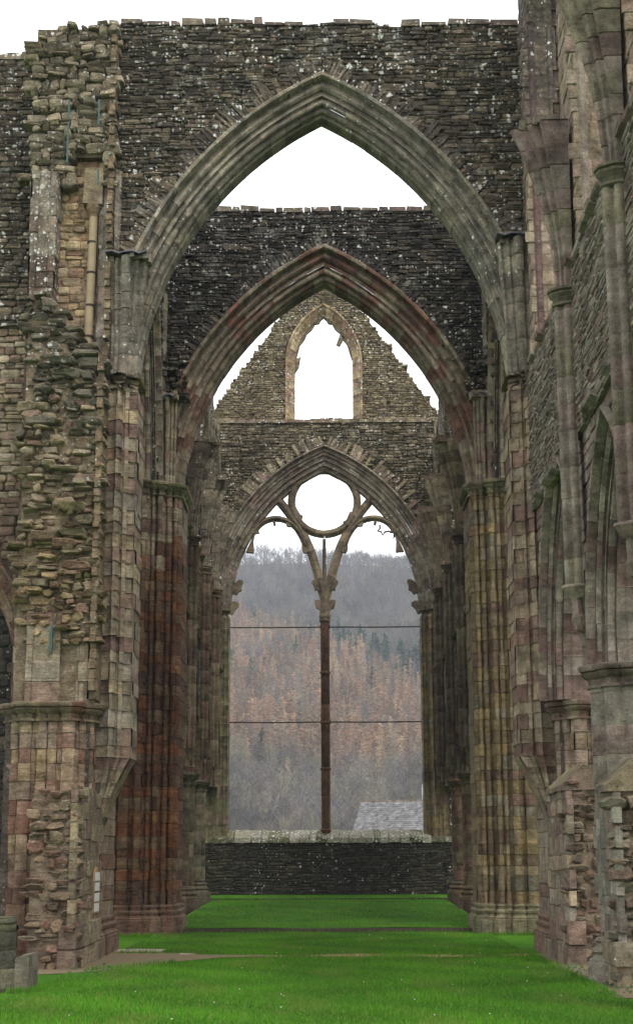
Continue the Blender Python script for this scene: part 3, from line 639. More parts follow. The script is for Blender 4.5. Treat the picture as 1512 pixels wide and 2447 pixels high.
jp, sp = rolls([(EX+5.55, 70.0), (EX+4.9, 69.95), (EX+4.8, 70.15), (EX+4.48, 70.3), (EX+4.42, 70.5), (EX+4.42, 70.75), (EX+4.6, 71.0)], [[(.3, .06), (.1, 0), (.3, .06), (.3, .05)], [(1, 0)], [(.5, .05), (.5, .05)], [(1, 0)], [(1, 0)], [(1, 0)]])
jb = MB(); cb = MB()
for s in (-1, 1):
    def mapf(z, a, b, s=s): return np.stack([EX + s*(a-EX), b, np.broadcast_to(z, a.shape)], 1)
    sweep(jb, mapf, jp, bks(3.1, 13.1, .4, .62), OCH if s > 0 else GRN, splits=sp, jit=.008)
    for zz in (3.6, 5.3, 9.7): mould(jb, mapf, jp, [(zz-.08, 0), (zz-.06, .06), (zz, .08), (zz+.05, 0)], GRN)
    capital(cb, mapf, jp, 13.45, GRN, s=.7)
jb.build('window_jamb', M_och, T, smooth=40); cb.build('jamb_capital', M_ash, T, smooth=40)
# sill wall
sw = MB(); rubble(sw, fr, -6.6, 6.6, .3, 2.95, lambda u, z: True, pal((.055,.048,.034),(.075,.065,.045),(.04,.036,.028),(.10,.085,.06),(.065,.06,.04)), ch=(.09, .17), wd=(.2, .5), prot=(0, .04)); slab(sw, fr, np.linspace(-7, 7, 15), lambda u: 0, lambda u: 2.95, .05, 1.5, (.04, .04, .04)); sw.build('sill_wall', M_blackw, T)
cp = MB(); u = -5.6
while u < 5.6:
    w = rng.uniform(.3, .6)
    cp.add(fr([u+.01, u+w-.01, u+w-.01, u+.01]*2, [-.10, -.10, .9, .9]*2, [2.88]*4 + [3.10, 3.10, 3.46, 3.46]) + rng.uniform(-.03, .03, (8, 3)), BOXF, (.44, .43, .38) if abs(u) < 4.5 and rng.random() < .6 else (.17, .17, .11)); u += w
cp.build('window_sill', M_lich, T)
# gable
gt = thing('gable_wall', (EX, 70.6, 22.5), 'ruined triangular gable with a pointed open window above the great window', 'gable')
gf = Frame((0, 70.35, 0), (1, 0, 0), (0, 1, 0))
def gz(u):
    x = abs(u-EX); return min(29.75, 23.2 + (5.32-x)*1.46)
def gtop(u): return gz(u) + .07*math.sin(u*7) + .06*math.sin(u*17+1)
GW, GC, GZ = 1.40, 1.5, 25.6
def gwin(u): return max(GZ, arch_z(u, EX, GC, GZ, GW+.4+GC)) if abs(u-EX) < GW+.4 else 22.3
cb = MB(); uu = np.unique(np.concatenate([np.linspace(-5.45, 5.19, 120), [EX-GW-.401, EX-GW-.399, EX+GW+.399, EX+GW+.401]]))
slab(cb, gf, uu, gwin, lambda u: max(gz(u)-.08, gwin(u)+.02), .06, .95); cb.build('gable_core', M_far, gt)
mb = MB()
for ff in (gf,):
    rubble(mb, ff, -5.7, 5.5, 22.4, 29.9, lambda u, z: z < gtop(u) and not (abs(u-EX) < GW+.42 and z < max(GZ, arch_z(u, EX, GC, GZ, GW+.42+GC))), pal((.23,.20,.15),(.19,.165,.12),(.27,.235,.175),(.17,.14,.11),(.25,.22,.155)), ch=(.08, .14), wd=(.15, .38), prot=(-.01, .045), depth=.9)
mb.build('rubble_facing', M_far, gt)
ab = MB(); pr = [(.46, -.02), (.44, -.08), (.36, -.06), (.32, .05), (.2, .12), (.14, .25), (0, .35), (0, .7), (.2, .9)]
ring(ab, gf, EX, GC, GZ, GW+GC, pr, YEL, splits=[3, 6]); jp2 = [(EX+GW+a, 70.35+d) for a, d in pr]
for s in (-1, 1):
    def mapf(z, a, b, s=s): return np.stack([EX + s*(a-EX), b, np.broadcast_to(z, a.shape)], 1)
    sweep(ab, mapf, jp2, bks(22.5, 25.6, .3, .45), YEL, splits=[3, 6])
ab.build('window_surround', M_far, gt, smooth=38)
# cusped head remains
cu = MB()
def slabpoly(mb, pts, y0, y1, col):
    n = len(pts); v = [(x, y0, z) for x, z in pts] + [(x, y1, z) for x, z in pts]
    mb.add(v, [tuple(range(n)), tuple(range(2*n-1, n-1, -1))] + [(i, (i+1) % n, n+(i+1) % n, n+i) for i in range(n)], col)
def gcusp(s, pts): slabpoly(cu, [(EX + s*x, z) for x, z in pts], 70.75, 70.98, (.22, .19, .14))
for s in (-1, 1):
    gcusp(s, [(0, 28.35), (0, 28.0), (.12, 27.9), (.22, 27.72), (.42, 27.68), (.55, 27.42), (.8, 27.2), (.93, 26.9), (1.15, 26.6), (1.28, 26.1), (1.42, 25.7), (1.55, 26.6), (1.1, 27.6), (.5, 28.3)])
gcusp(-1, [(1.45, 25.9), (1.2, 25.95), (1.12, 26.05), (1.2, 25.5), (1.45, 25.1)]); gcusp(1, [(.78, 27.1), (.62, 26.62), (.78, 26.55), (1.02, 27.0)])
cu.build('cusped_head', M_far, gt)
lg = MB(); u = -5.4
while u < 5.3:
    w = rng.uniform(.35, .7); lg.add(fr([u+.01, u+w-.01, u+w-.01, u+.01]*2, [-.12, -.12, .8, .8]*2, [22.42]*4 + [22.58, 22.58, 22.72, 22.72]) + rng.uniform(-.015, .015, (8, 3)), BOXF, MID((0,0,0))); u += w
lg.build('ledge', M_far, T)
# ------------------------------------------------------------------ tracery
tr = thing('window_tracery', (EX, 70.6, 3.2), 'single tall mullion forking under a big open circle in the great window', 'tracery')
def zp(x, y): return (-.12 + (x-722)*.0062, 18.70 - (y-510)*.00645)
def bar(mb, pts, w, y0=70.42, y1=70.86, pf=TRC, step=.42, smooth_n=24):
    pts = np.array(pts, float); d = np.r_[0, np.cumsum(np.linalg.norm(np.diff(pts, axis=0), axis=1))]
    # smooth resample
    ts = np.linspace(0, d[-1], smooth_n); P = np.stack([np.interp(ts, d, pts[:, 0]), np.interp(ts, d, pts[:, 1])], 1)
    for _ in range(3): P[1:-1] = (P[:-2] + 2*P[1:-1] + P[2:])/4
    Tn = np.gradient(P, axis=0); Tn /= np.linalg.norm(Tn, axis=1)[:, None]; Nn = np.stack([-Tn[:, 1], Tn[:, 0]], 1)
    d2 = np.r_[0, np.cumsum(np.linalg.norm(np.diff(P, axis=0), axis=1))]
    ym = (y0+y1)/2; h = (y1-y0)/2
    pr = [(-w/2, -h*.35), (-w*.42, -h*.5), (-w*.22, -h*.62), (-w*.2, -h*.85), (0, -h), (w*.2, -h*.85), (w*.22, -h*.62), (w*.42, -h*.5), (w/2, -h*.35), (w/2, h*.35), (w*.2, h*.7), (0, h), (-w*.2, h*.7), (-w/2, h*.35)]
    def mapf(t, a, b):
        c = np.array([np.interp(t, d2, P[:, 0]), np.interp(t, d2, P[:, 1])]); n = np.array([np.interp(t, d2, Nn[:, 0]), np.interp(t, d2, Nn[:, 1])])
        return np.stack([c[0] + n[0]*a, ym + b, c[1] + n[1]*a], 1)
    sweep(mb, mapf, pr, bks(0, d2[-1], step, step*1.5), pf, closed=True, jit=.006, inset=.008, sub=3, sgn=-1)
t_ = MB()
sub_l = [(722, 1240), (700, 1180), (668, 1050), (628, 910), (580, 790), (520, 685), (440, 580), (365, 490)]
mir = lambda L: [(1444-x, y) for x, y in L]
for L in (sub_l, mir(sub_l)): bar(t_, [zp(*q) for q in L], .40)
hd = [(175, 745), (205, 700), (245, 660), (300, 636), (350, 630), (400, 637), (450, 656), (500, 695), (545, 760), (575, 840)]
for L in (hd, mir(hd)): bar(t_, [zp(*q) for q in L], .27)
t_.build('tracery_bar', M_trac, tr, smooth=40)
oc = MB(); a = np.linspace(0, 2*math.pi, 60); bar(oc, [(EX + 1.57*math.cos(x-math.pi/2), 18.70 + 1.57*math.sin(x-math.pi/2)) for x in a], .36, step=.5, smooth_n=72)
oc.build('oculus_ring', M_trac, tr, smooth=40)
po = MB(); bar(po, [zp(718, 790), zp(718, 1110)], .17, 70.5, 70.78); po.build('short_post', M_trac, tr, smooth=40)
# solid web between the ring and the arch
wb = MB()
for s in (-1, 1):
    P = []
    for x in np.linspace(35, 90, 10):
        P.append((EX + s*1.66*math.cos(R(x)), 18.70 + 1.66*math.sin(R(x))))
    Q = []
    for x, z in P[::-1]:
        az = arch_z(x, EX, C2, Z2, R2+.15); Q.append((x, az))
    slabpoly(wb, P + Q, 70.5, 70.8, (.16, .135, .105))
wb.build('web', M_trac, tr)
def stub(pts, y0=70.48, y1=70.80):
    cs = MB(); slabpoly(cs, [zp(*q) for q in pts], y0, y1, TRC((0,0,0))); cs.build('cusp_stump', M_trac, tr)
def both(pts): stub(pts); stub(mir(pts))
both([(215, 700), (175, 770), (122, 885), (165, 888), (180, 893), (184, 880), (180, 800), (190, 745), (225, 742)])
both([(525, 760), (545, 815), (548, 870), (560, 892), (585, 892), (600, 880), (590, 800), (560, 740)])
both([(40, 1115), (75, 1092), (100, 1095), (102, 1108), (90, 1135), (92, 1168), (72, 1175), (55, 1200), (25, 1190)])
both([(700, 1100), (655, 1085), (625, 1100), (622, 1115), (640, 1145), (645, 1170), (665, 1165), (690, 1190)])
both([(700, 1270), (680, 1240), (645, 1245), (644, 1262), (655, 1300), (680, 1310), (695, 1340), (722, 1345), (722, 1260)])
both([(20, 1250), (45, 1250), (72, 1262), (70, 1285), (40, 1310), (28, 1340), (10, 1345)])
both([(325, 655), (330, 680), (340, 686), (350, 676), (345, 655)]); both([(425, 665), (432, 690), (455, 696), (475, 690), (480, 670)])
both([(600, 380), (545, 385), (560, 330), (600, 320)]) if 0 else None
stub([(492, 525), (510, 560), (535, 605), (556, 615), (548, 640), (535, 665), (505, 640), (480, 560)]); stub([(952, 525), (940, 590), (912, 590), (885, 650), (860, 662), (870, 678), (905, 672), (960, 590)])
fc = MB()    # surviving fine cusp at right
for L in ([(1140, 685), (1143, 712), (1122, 730), (1150, 735), (1163, 762), (1178, 738), (1210, 732), (1230, 745)], [(1248, 755), (1250, 775), (1234, 792)]):
    fc.tube([(zp(*q)[0], 70.62, zp(*q)[1]) for q in L], [.05]*(len(L)-1) + [.03], (.15, .12, .09), 6)
fc.build('fine_cusp', M_trac, tr)
mu = MB()
mp_, spm = [], []
for q in range(8):
    a0 = q*45; bx, by = .13*math.cos(R(a0)), .16*math.sin(R(a0)); mp_ += [(EX+.06 - .06 + bx + .075*math.cos(R(x)), 70.62 + by + .085*math.sin(R(x))) for x in np.linspace(a0-70, a0+70, 5)]
MF = lambda z, a, b: np.stack([a, b, np.broadcast_to(z, a.shape)], 1)
sweep(mu, MF, mp_, bks(3.3, 13.0, 1.1, 1.7), pal((.095,.055,.042),(.08,.048,.038),(.11,.065,.05)), closed=True, jit=.004, inset=.006)
for zz in (3.45, 6.2, 8.3, 10.6): mould(mu, MF, mp_, [(zz-.07, 0), (zz-.05, .04), (zz+.02, .04), (zz+.05, 0)], pal((.12,.07,.05)), closed=True)
mu.build('mullion', M_mull, tr, smooth=50)
mc = MB(); mould(mc, MF, mp_, [(12.95, 0), (12.98, .05), (13.06, .06), (13.08, .02), (13.16, .06), (13.24, .07), (13.30, .03), (13.55, .03), (14.0, .0)], TRC, closed=True); mc.build('mullion_capital', M_trac, tr, smooth=40)
for z_, nm in ((12.71, 'upper'), (8.31, 'lower')):
    b = thing('tie_bar', (EX, 70.6, z_), '%s thin iron bar across the great window' % nm, 'tie bar', 'iron bars across the great window')
    for x0, x1 in ((EX-4.6, EX-.2), (EX+.2, EX+4.6)):
        m_ = MB(); m_.tube([(x0, 70.6, z_), ((x0+x1)/2, 70.6, z_-.012), (x1, 70.6, z_)], .032, (.04, .03, .03), 6)
        m_.build('rod', M_iron, b)
        m_ = MB(); xe = x1 if x1 < EX else x0
        m_.box((xe-.03, 70.5, z_-.07), (xe+.03, 70.7, z_+.07), (.04, .03, .03)); m_.build('clamp', M_iron, b)
# ================================================================== LEFT: BROKEN NAVE WALL END, TRANSEPT WALL
LF = Frame((0, 34.55, 0), (-1, 0, 0), (0, 1, 0))
T = ST = thing('broken_wall_end', (-6.1, 34.9, 5.6), 'jagged torn end of the lost nave wall at the left, big projecting stones', 'wall')
def stub_top(u): return 15.4 if u > 6.4 else 13.75 + (u-5.3)*1.5
cb = MB(); slab(cb, LF, np.linspace(5.2, 7.02, 12), lambda u: 5.6, lambda u: stub_top(u)-.15, .0, 1.0, (.22, .185, .14))
cb.build('wall_core', M_rub, T)
stp = zpal((9.0, pal((.30,.25,.175),(.26,.205,.145),(.28,.235,.18),(.23,.165,.135),(.33,.27,.19))), (12.5, pal((.28,.245,.19),(.25,.22,.165),(.21,.185,.14),(.31,.265,.20),(.23,.175,.145))), (30, pal((.20,.19,.16),(.15,.14,.115),(.24,.22,.185),(.12,.11,.09))))
mb = MB(); rubble(mb, LF, 5.15, 7.0, 7.0, 15.4, lambda u, z: z < stub_top(u) and 5.2 < u < 7.05 - .12*math.sin(z*2) , stp, ch=(.08, .24), wd=(.14, .5), prot=(.0, .19), jit=.03, depth=.4, wav=.05, gap=.02, patch=(.5, 1.0), cut=.45, tilt=.07)
for _ in range(38):     # tossed big stones
    z = rng.uniform(7.6, 14.6); u = rng.uniform(5.4, 6.8)
    if z > stub_top(u)-.3: continue
    w, h = rng.uniform(.25, .7), rng.uniform(.09, .25)
    rough_stone(mb, LF, max(5.17, u-w/2), min(7.15, u+w/2), z-h/2, z+h/2, rng.uniform(.14, .32), .2, stp((0, 0, z)), .45, .03, .08)
mb.build('torn_masonry', M_rub, T)
SIDE = pal((.21,.175,.125),(.19,.155,.11),(.22,.18,.13),(.17,.14,.105))
SF = Frame((-5.16, 0, 0), (0, 1, 0), (-1, 0, 0))
mb = MB(); rubble(mb, SF, 34.45, 35.5, 5.7, 13.8, lambda u, z: True, SIDE, ch=(.12, .3), wd=(.9, 1.2), prot=(-.01, .008), jit=.006, rough=False); rubble(mb, SF, 35.1, 35.5, 13.8, 22.7, lambda u, z: True, SIDE, ch=(.10, .22), wd=(.4, .6), prot=(-.01, .008), jit=.006, rough=False); slab(mb, SF, [34.55, 35.5], lambda u: 5.7, lambda u: 13.7, .0, .2, (.20, .165, .12)); mb.build('side_face', M_rub, T)
# ashlar springing of the lost arcade arch just above the capital
ap, sp = rolls([(5.22, 35.2), (5.25, 34.62), (5.62, 34.5), (5.66, 34.62), (5.95, 34.58), (5.98, 34.42), (6.75, 34.42), (6.8, 34.6), (7.1, 34.8)], [[(1, 0)], [(.85, .02), (.15, 0)], [(1, 0)], [(1, .03)], [(1, 0)], [(.8, 0), (.2, .03)], [(1, 0)], [(1, .04)]])
mb = MB(); sweep(mb, plan(-1), ap, bks(5.62, 7.7, .3, .5), ASH, splits=sp, jit=.03, inset=.02); mb.build('arch_springing', M_ash, T, smooth=40)
# upper part (clerestory level)
UF = Frame((0, 35.15, 0), (-1, 0, 0), (0, 1, 0))
def utop(u): return 23.15 - (u-5.2)*.26 + .1*math.sin(u*9)
cb = MB(); slab(cb, UF, np.linspace(5.2, 7.15, 10), lambda u: 13.6, lambda u: utop(u)-.1, .62, 1.3, (.16, .135, .10)); slab(cb, UF, np.linspace(5.2, 7.15, 10), lambda u: 19.3, lambda u: utop(u)-.1, .1, .62, (.14, .12, .09)); slab(cb, UF, np.linspace(6.55, 7.15, 4), lambda u: 15, lambda u: 19.4, .12, .62, (.14, .12, .09)); cb.build('upper_core', M_rub, T)
mb = MB(); up = zpal((17, pal((.30,.26,.20),(.26,.21,.16))), (30, pal((.26,.235,.19),(.21,.19,.15),(.30,.27,.21),(.16,.14,.11))))
rubble(mb, UF, 5.2, 7.2, 18.6, 23.2, lambda u, z: z < utop(u) and (z > 19.4 or u > 6.2 or u < 5.5), up, ch=(.1, .26), wd=(.16, .5), prot=(-.02, .16), jit=.025, depth=.35, gap=.015, patch=(.6, 1.1), cut=.32, tilt=.06)
mb.build('upper_torn_masonry', M_rub, T)
lb = MB(); bp_, sp = rolls([(6.5, 35.4), (6.52, 34.95), (7.15, 34.9), (7.2, 35.6)], [[(1, 0)], [(.3, .06), (.4, 0), (.3, .06)], [(1, 0)]])
sweep(lb, plan(-1), bp_, bks(15.2, 18.8, .35, .6), zpal((16.7, pal((.13,.10,.08),(.16,.125,.10))), (30, pal((.30,.28,.24),(.26,.24,.20),(.22,.19,.16)))), splits=sp, jit=.035); lb.build('lichened_shaft', M_lshaft, T, smooth=40)
mb = MB(); RFm = Frame((0, 35.45, 0), (-1, 0, 0), (0, 1, 0)); slab(mb, RFm, [5.2, 6.6], lambda u: 13.7, lambda u: 19.5, .03, .3, (.28, .22, .15)); rubble(mb, RFm, 5.2, 6.6, 13.6, 19.5, lambda u, z: z > 13.75 + (u-5.3)*1.3, YEL, ch=(.16, .3), wd=(.25, .55), prot=(-.02, .05)); mb.build('window_reveal', M_yel, T)
for (u, z0, z1) in ((6.3, 19.0, 20.1), (6.3, 20.2, 20.7), (5.55, 20.0, 20.7), (5.52, 18.4, 18.8)):
    g_ = MB(); a = UF(u, -.26, z0); g_.box((a[0]-.022, a[1]-.01, z0), (a[0]+.022, a[1]+.01, z1), (.03, .12, .11)); g_.build('tell_tale_strip', M_strip, T)
g_ = MB(); g_.box((-6.20, 34.32, 6.72), (-6.15, 34.40, 7.35), (.03, .2, .2)); g_.build('tell_tale_strip', M_strip, T)
dp = thing('drain_pipe', (-5.68, 35.45, 14.1), 'buff round pipe standing against the yellow reveal, banded with dark straps', 'pipe')
m_ = MB(); m_.tube([(-5.72, 35.26, 14.0), (-5.68, 35.26, 16), (-5.66, 35.26, 17.75)], .105, (.27, .21, .12), 12); m_.build('shaft', plain('buff_pipe', (.27, .21, .125), .8, 0, 5, .15), dp, smooth=40)
for z in (14.55, 15.35, 16.2, 17.0): m_ = MB(); m_.tube([(-5.68, 35.26, z), (-5.68, 35.26, z+.05)], .115, (.05, .06, .05), 12); m_.build('strap', M_iron, dp)
m_ = MB(); m_.tube([(-5.66, 35.26, 17.7), (-5.66, 35.26, 17.82), (-5.66, 35.26, 17.9), (-5.66, 35.26, 18.0)], [.11, .14, .19, .2], (.25, .2, .14), 12); m_.box((-5.9, 35.1, 18.0), (-5.42, 35.5, 18.95), (.22, .19, .14), .02); m_.build('pipe_head', M_yel, dp, smooth=35)
# transept west wall and aisle arch at far left
T = TW = thing('transept_wall', (-9, 36.2, 0), 'rubble wall at the far left edge, blackened above and paler below its ledge', 'wall')
f1 = Frame((0, 36.25, 0), (-1, 0, 0), (0, 1, 0)); f2 = Frame((0, 35.95, 0), (-1, 0, 0), (0, 1, 0)); AC = 9.55; AH = 2.35; AR = AH*1.15+AH
lo = lambda u: max(5.7, arch_z(u, AC, AH*1.15, 5.75, AR+.5)) if u < AC+AH+.5 else 0
cb = MB(); slab(cb, f1, np.linspace(7.0, 14, 60), lo, lambda u: 22.6, .06, 1.2); slab(cb, f2, np.linspace(7.0, 14, 60), lo, lambda u: 15.15, .06, 1.3, MORT); slab(cb, f2, np.linspace(AC+AH+.35, 14, 5), lambda u: 0, lambda u: 6, .06, 1.2); cb.build('wall_core', M_rub, T)
mb = MB(); rubble(mb, f1, 7.0, 12, 15.1, 22.7, lambda u, z: z < 22.6 + .12*math.sin(u*4), DARK, ch=(.08, .2), wd=(.2, .5), prot=(0, .06)); ragged_top(mb, f1, 7.1, 12, lambda u: 22.6, MID, h=(.1, .3)); mb.build('upper_rubble', M_west, T)
mb = MB(); rubble(mb, f2, 7.0, 12, 7.0, 15.15, lambda u, z: lo(u)+.5 < z, zpal((11, pal((.25,.21,.165),(.21,.16,.135),(.27,.23,.175),(.19,.14,.12))), (16, pal((.30,.27,.22),(.27,.235,.18),(.25,.20,.17)))), ch=(.1, .24), wd=(.25, .6), prot=(-.01, .05)); mb.build('lower_rubble', M_ash, T)
mb = MB()
for u in np.arange(7.0, 12, .5): mb.add(f2([u, u+.48, u+.48, u]*2, [-.12, -.12, .35, .35]*2, [15.08]*4 + [15.16, 15.16, 15.3, 15.3]) + rng.uniform(-.02, .02, (8, 3)), BOXF, DARK((0,0,0)))
for u in np.arange(7.0, 12, .45): mb.add(f2([u, u+.43, u+.43, u]*2, [-.10, -.10, .1, .1]*2, [8.55 + .05*math.sin(u*3)]*4 + [8.8]*4) + rng.uniform(-.04, .04, (8, 3)), BOXF, GRN((0,0,0)))
mb.build('ledge', M_west, T)
ab = MB(); pr = [(.62, .0), (.6, -.07), (.52, -.07), (.5, .02), (.42, .06), (.36, .04), (.3, .14), (.24, .12), (.18, .22), (.1, .24), (.06, .34), (0, .4), (0, 1.0)]
f2b = Frame((0, 35.7, 0), (-1, 0, 0), (0, 1, 0)); ring(ab, f2b, AC, AH*1.15, 5.75, AR, pr, REDB, splits=[3, 6, 9], step=(.28, .42), jit=.015); ab.build('aisle_arch', M_ash, T, smooth=38)
bk = MB(); rubble(bk, Frame((0, 47.4, 0), (-1, 0, 0), (0, 1, 0)), 7.4, 16, 0, 15, lambda u, z: True, BLACK, ch=(.3, .5), wd=(.5, 1.)); slab(bk, Frame((0, 47.4, 0), (-1, 0, 0), (0, 1, 0)), [7.4, 16], lambda u: 0, lambda u: 15, .06, 1.2)
tag(bk.build('transept_wall', M_blackw), 'dark rear wall of the transept glimpsed past the left pier', 'wall')
bk = MB(); slab(bk, Frame((0, 47.4, 0), (1, 0, 0), (0, 1, 0)), [7.4, 16], lambda u: 0, lambda u: 15, .06, 1.2); rubble(bk, Frame((0, 47.4, 0), (1, 0, 0), (0, 1, 0)), 7.4, 16, 0, 15, lambda u, z: True, OCH, ch=(.3, .5), wd=(.5, 1.))
tag(bk.build('transept_wall', M_och), 'rear wall of the right hand transept behind the right pier', 'wall')
# ================================================================== SCREEN WALL REMAINS
def screen(side, x0, x1, y0, y1, ztop, label, pf, pfe, mat, prot=(.0, .13), gab=True):
    T = thing('screen_wall', (side*(x0+x1)/2, y0, 0), label, 'wall', 'stumps of screen walls against the piers')
    fe = Frame((0, y0, 0), (side, 0, 0), (0, 1, 0)); fs = Frame((side*x0, 0, 0), (0, 1, 0), (side, 0, 0))
    cb = MB(); slab(cb, fe, [x0, x1], lambda u: -.2, lambda u: ztop, -.0, y1-y0, (.19, .155, .125)); slab(cb, fs, [y0+.1, y1], lambda u: -.2, lambda u: ztop-.02, .03, x1-x0-.03, MORT); cb.build('wall_core', mat, T)
    mb = MB(); rubble(mb, fe, x0+.02, x1, .0, ztop, lambda u, z: x0-.0 < u < x1, pfe, ch=(.1, .3), wd=(.2, .5), prot=prot, jit=.03, depth=.3, gap=.02, wav=.03, cut=.4, tilt=.05, patch=(.4, .7)); mb.build('torn_end', M_rub if side < 0 else mat, T)
    mb = MB(); rubble(mb, fs, y0-.02, y1, .5, ztop, lambda u, z: u > y0, pf, ch=(.28, .42), wd=(.4, .8), prot=(-.01, .03), jit=.008, gap=.01, rough=False)
    rubble(mb, fs, y0-.05, y1, -.05, .5, lambda u, z: True, MID, ch=(.4, .5), wd=(.6, 1.), prot=(.05, .10), depth=.3, rough=False); mb.build('side_facing', mat, T)
    if gab:
        n = int((y1-y0)/.55)+1; mb = MB(); xm = (x0+x1)/2
        for i in range(n):
            a = y0 - .05 + i*.55; b = min(a+.53, y1)
            if i and rng.random() < .3: continue
            hh = rng.uniform(.5, .6)
            P = [(x0-.06, ztop), (x1+.05, ztop), (x1+.05, ztop+.12), (xm+.06, ztop+hh), (xm-.06, ztop+hh), (x0-.06, ztop+.12)]
            v = np.array([(side*x, a, z) for x, z in P] + [(side*x, b, z) for x, z in P]) + rng.uniform(-.02, .02, (12, 3))
            mb.add(v, [tuple(range(6)), tuple(range(11, 5, -1))] + [(k, (k+1) % 6, 6+(k+1) % 6, 6+k) for k in range(6)], MID((0,0,0)))
        mb.build('gabled_coping', M_grey, T)
    return T
screen(-1, 5.06, 6.0, 32.0, 35.0, 3.5, 'torn reddish screen wall stump in front of the near left pier', MID, zpal((9, pal((.21,.165,.13),(.24,.19,.145),(.18,.12,.10),(.20,.17,.13)))), M_ash, prot=(.0, .12), gab=False)
screen(1, 5.06, 5.95, 32.75, 35.2, 3.55, 'ribbed screen wall stump with little gabled coping against the near right pier', ASH, zpal((9, pal((.16,.135,.11),(.14,.11,.09),(.18,.15,.12),(.17,.115,.095)))), M_grey)
screen(1, 5.0, 6.0, 27.0, 28.5, 3.3, 'nearest screen wall stump at the right edge with mossy sloped coping', GREY, zpal((9, pal((.15,.12,.10),(.18,.15,.125),(.13,.10,.085),(.17,.16,.13)))), M_grey, prot=(.0, .17))
# respond west face on right is visible above its stump: thin rust bracket
br_ = MB(); br_.tube([(5.62, 32.6, 1.62), (5.95, 32.55, 1.66)], .025, (.2, .2, .2), 6); br_.tube([(5.62, 32.6, 1.5), (5.62, 32.6, 1.74)], .03, (.2, .2, .2), 6)
tag(br_.build('metal_bracket', plain('grey_metal', (.2, .21, .22), .5, .5)), 'small grey metal bracket fixed low on the torn end by the right pier', 'bracket')
# column stub
T = thing('column_stump', (-5.36, 26.75, 0), 'short round mossy column stump at the bottom left corner', 'column stump')
mb = MB(); cp_ = [(-5.50 + .34*math.cos(R(a)), 26.7 + .34*math.sin(R(a))) for a in range(0, 360, 18)]
sweep(mb, MF, cp_, [-.1, .38, .68, .98, 1.10, 1.22], pal((.09,.09,.06),(.065,.065,.05),(.11,.105,.075),(.055,.055,.045)), closed=True, splits=[7, 14], jit=.02, inset=.03, eps=.03)
mb.add([(-5.50 + (x+5.50)*.97, y, 1.215) for x, y in cp_], [tuple(range(len(cp_)))], (.12, .13, .08)); mb.build('drum', M_grey, T, smooth=40)
sb = MB(); sb.add(np.array([(-5.17, 26.6, -.1), (-4.92, 26.62, -.1), (-4.92, 27.5, -.1), (-5.17, 27.5, -.1), (-5.17, 26.62, .54), (-4.94, 26.65, .60), (-4.95, 27.5, .6), (-5.17, 27.5, .57)]), BOXF, (.13, .125, .10))
tag(sb.build('stone_block', M_grey), 'low squared stone block touching the column stump', 'stone block')
# board on the pier side
T = thing('information_board', (-5.14, 34.0, 1.05), 'narrow white board with ochre frame seen edge on against the left pier side', 'board')
bx0 = -5.02; m_ = MB(); m_.box((bx0-.05, 34.22, 1.02), (bx0, 34.92, 1.68), (.22, .12, .06)); m_.tube([(bx0-.05, 34.57, 1.66), (bx0, 34.57, 1.66)], .345, (.22, .12, .06), 20)
m_.build('frame', plain('board_frame', (.28, .15, .06), .6), T)
m_ = MB()
for k in range(3):
    for j in range(4): m_.box((bx0+.002, 34.26+k*.22, 1.05+j*.22), (bx0+.012, 34.46+k*.22, 1.23+j*.22), (.8, .8, .78))
m_.build('white_panel', plain('white_panel_paint', (.55, .56, .55), .5, 0, 3, .05), T)
# ================================================================== GROUND
def gmat(name, f):
    m = bpy.data.materials.new(name); m.use_nodes = True; t = m.node_tree; b = t.nodes['Principled BSDF']; b.inputs['Roughness'].default_value = 1.0; b.inputs['Specular IOR Level'].default_value = .1
    g = nd(t, 'ShaderNodeNewGeometry'); f(t, b, g.outputs['Position']); return m
def lawn_f(t, b, P):
    n1 = noise(t, P, .55, 5, .6, scale=(1, .5, 1)); n2 = noise(t, P, 9, 6, .7); n3 = noise(t, P, 60, 3, .7)
    c = mixc(t, rng_(t, n1, .35, .65), (.03, .115, .004), (.085, .205, .008)); c = mixc(t, rng_(t, n2, .35, .75), c, (.025, .09, .004)); c = mixc(t, rng_(t, noise(t, P, 1.3, 5, .6, off=(4, 4, 0)), .6, .75, 0, .45), c, (.13, .17, .03))
    sp = nd(t, 'ShaderNodeSeparateXYZ'); t.links.new(P, sp.inputs[0])
    # worn brown line along the threshold
    wl = mathn(t, 'ABSOLUTE', mathn(t, 'ADD', mathn(t, 'SUBTRACT', sp.outputs[1], 36.25), mathn(t, 'MULTIPLY', mathn(t, 'SUBTRACT', n2, .5), .9)))
    wl = mathn(t, 'MULTIPLY', rng_(t, wl, .75, .35), rng_(t, noise(t, P, 1.1, 4, .6, off=(2, 0, 0)), .25, .40))
    c = mixc(t, mathn(t, 'MULTIPLY', wl, .9), c, mixc(t, n2, (.20, .13, .05), (.34, .25, .13)))
    t.links.new(c, b.inputs['Base Color']); bp = nd(t, 'ShaderNodeBump'); bp.inputs['Strength'].default_value = .6; bp.inputs['Distance'].default_value = .05; t.links.new(n3, bp.inputs['Height']); t.links.new(bp.outputs[0], b.inputs['Normal'])
M_lawn = gmat('lawn', lawn_f)
def sheet(name, x0, x1, y0, y1, zf, mat, nx=30, ny=40, bum=.012):
    xs = np.linspace(x0, x1, nx); ys = np.linspace(y0, y1, ny); mb = MB()
    v = [(x, y, zf(x, y) + bum*math.sin(x*1.3+y*.7)*math.sin(y*.9)) for y in ys for x in xs]
    mb.add(v, [(j*nx+i, j*nx+i+1, (j+1)*nx+i+1, (j+1)*nx+i) for j in range(ny-1) for i in range(nx-1)], (.1, .2, .02))
    o = mb.build(name, mat, smooth=60); tag(o, kind='structure'); return o
bigf = lambda x, y: -.05
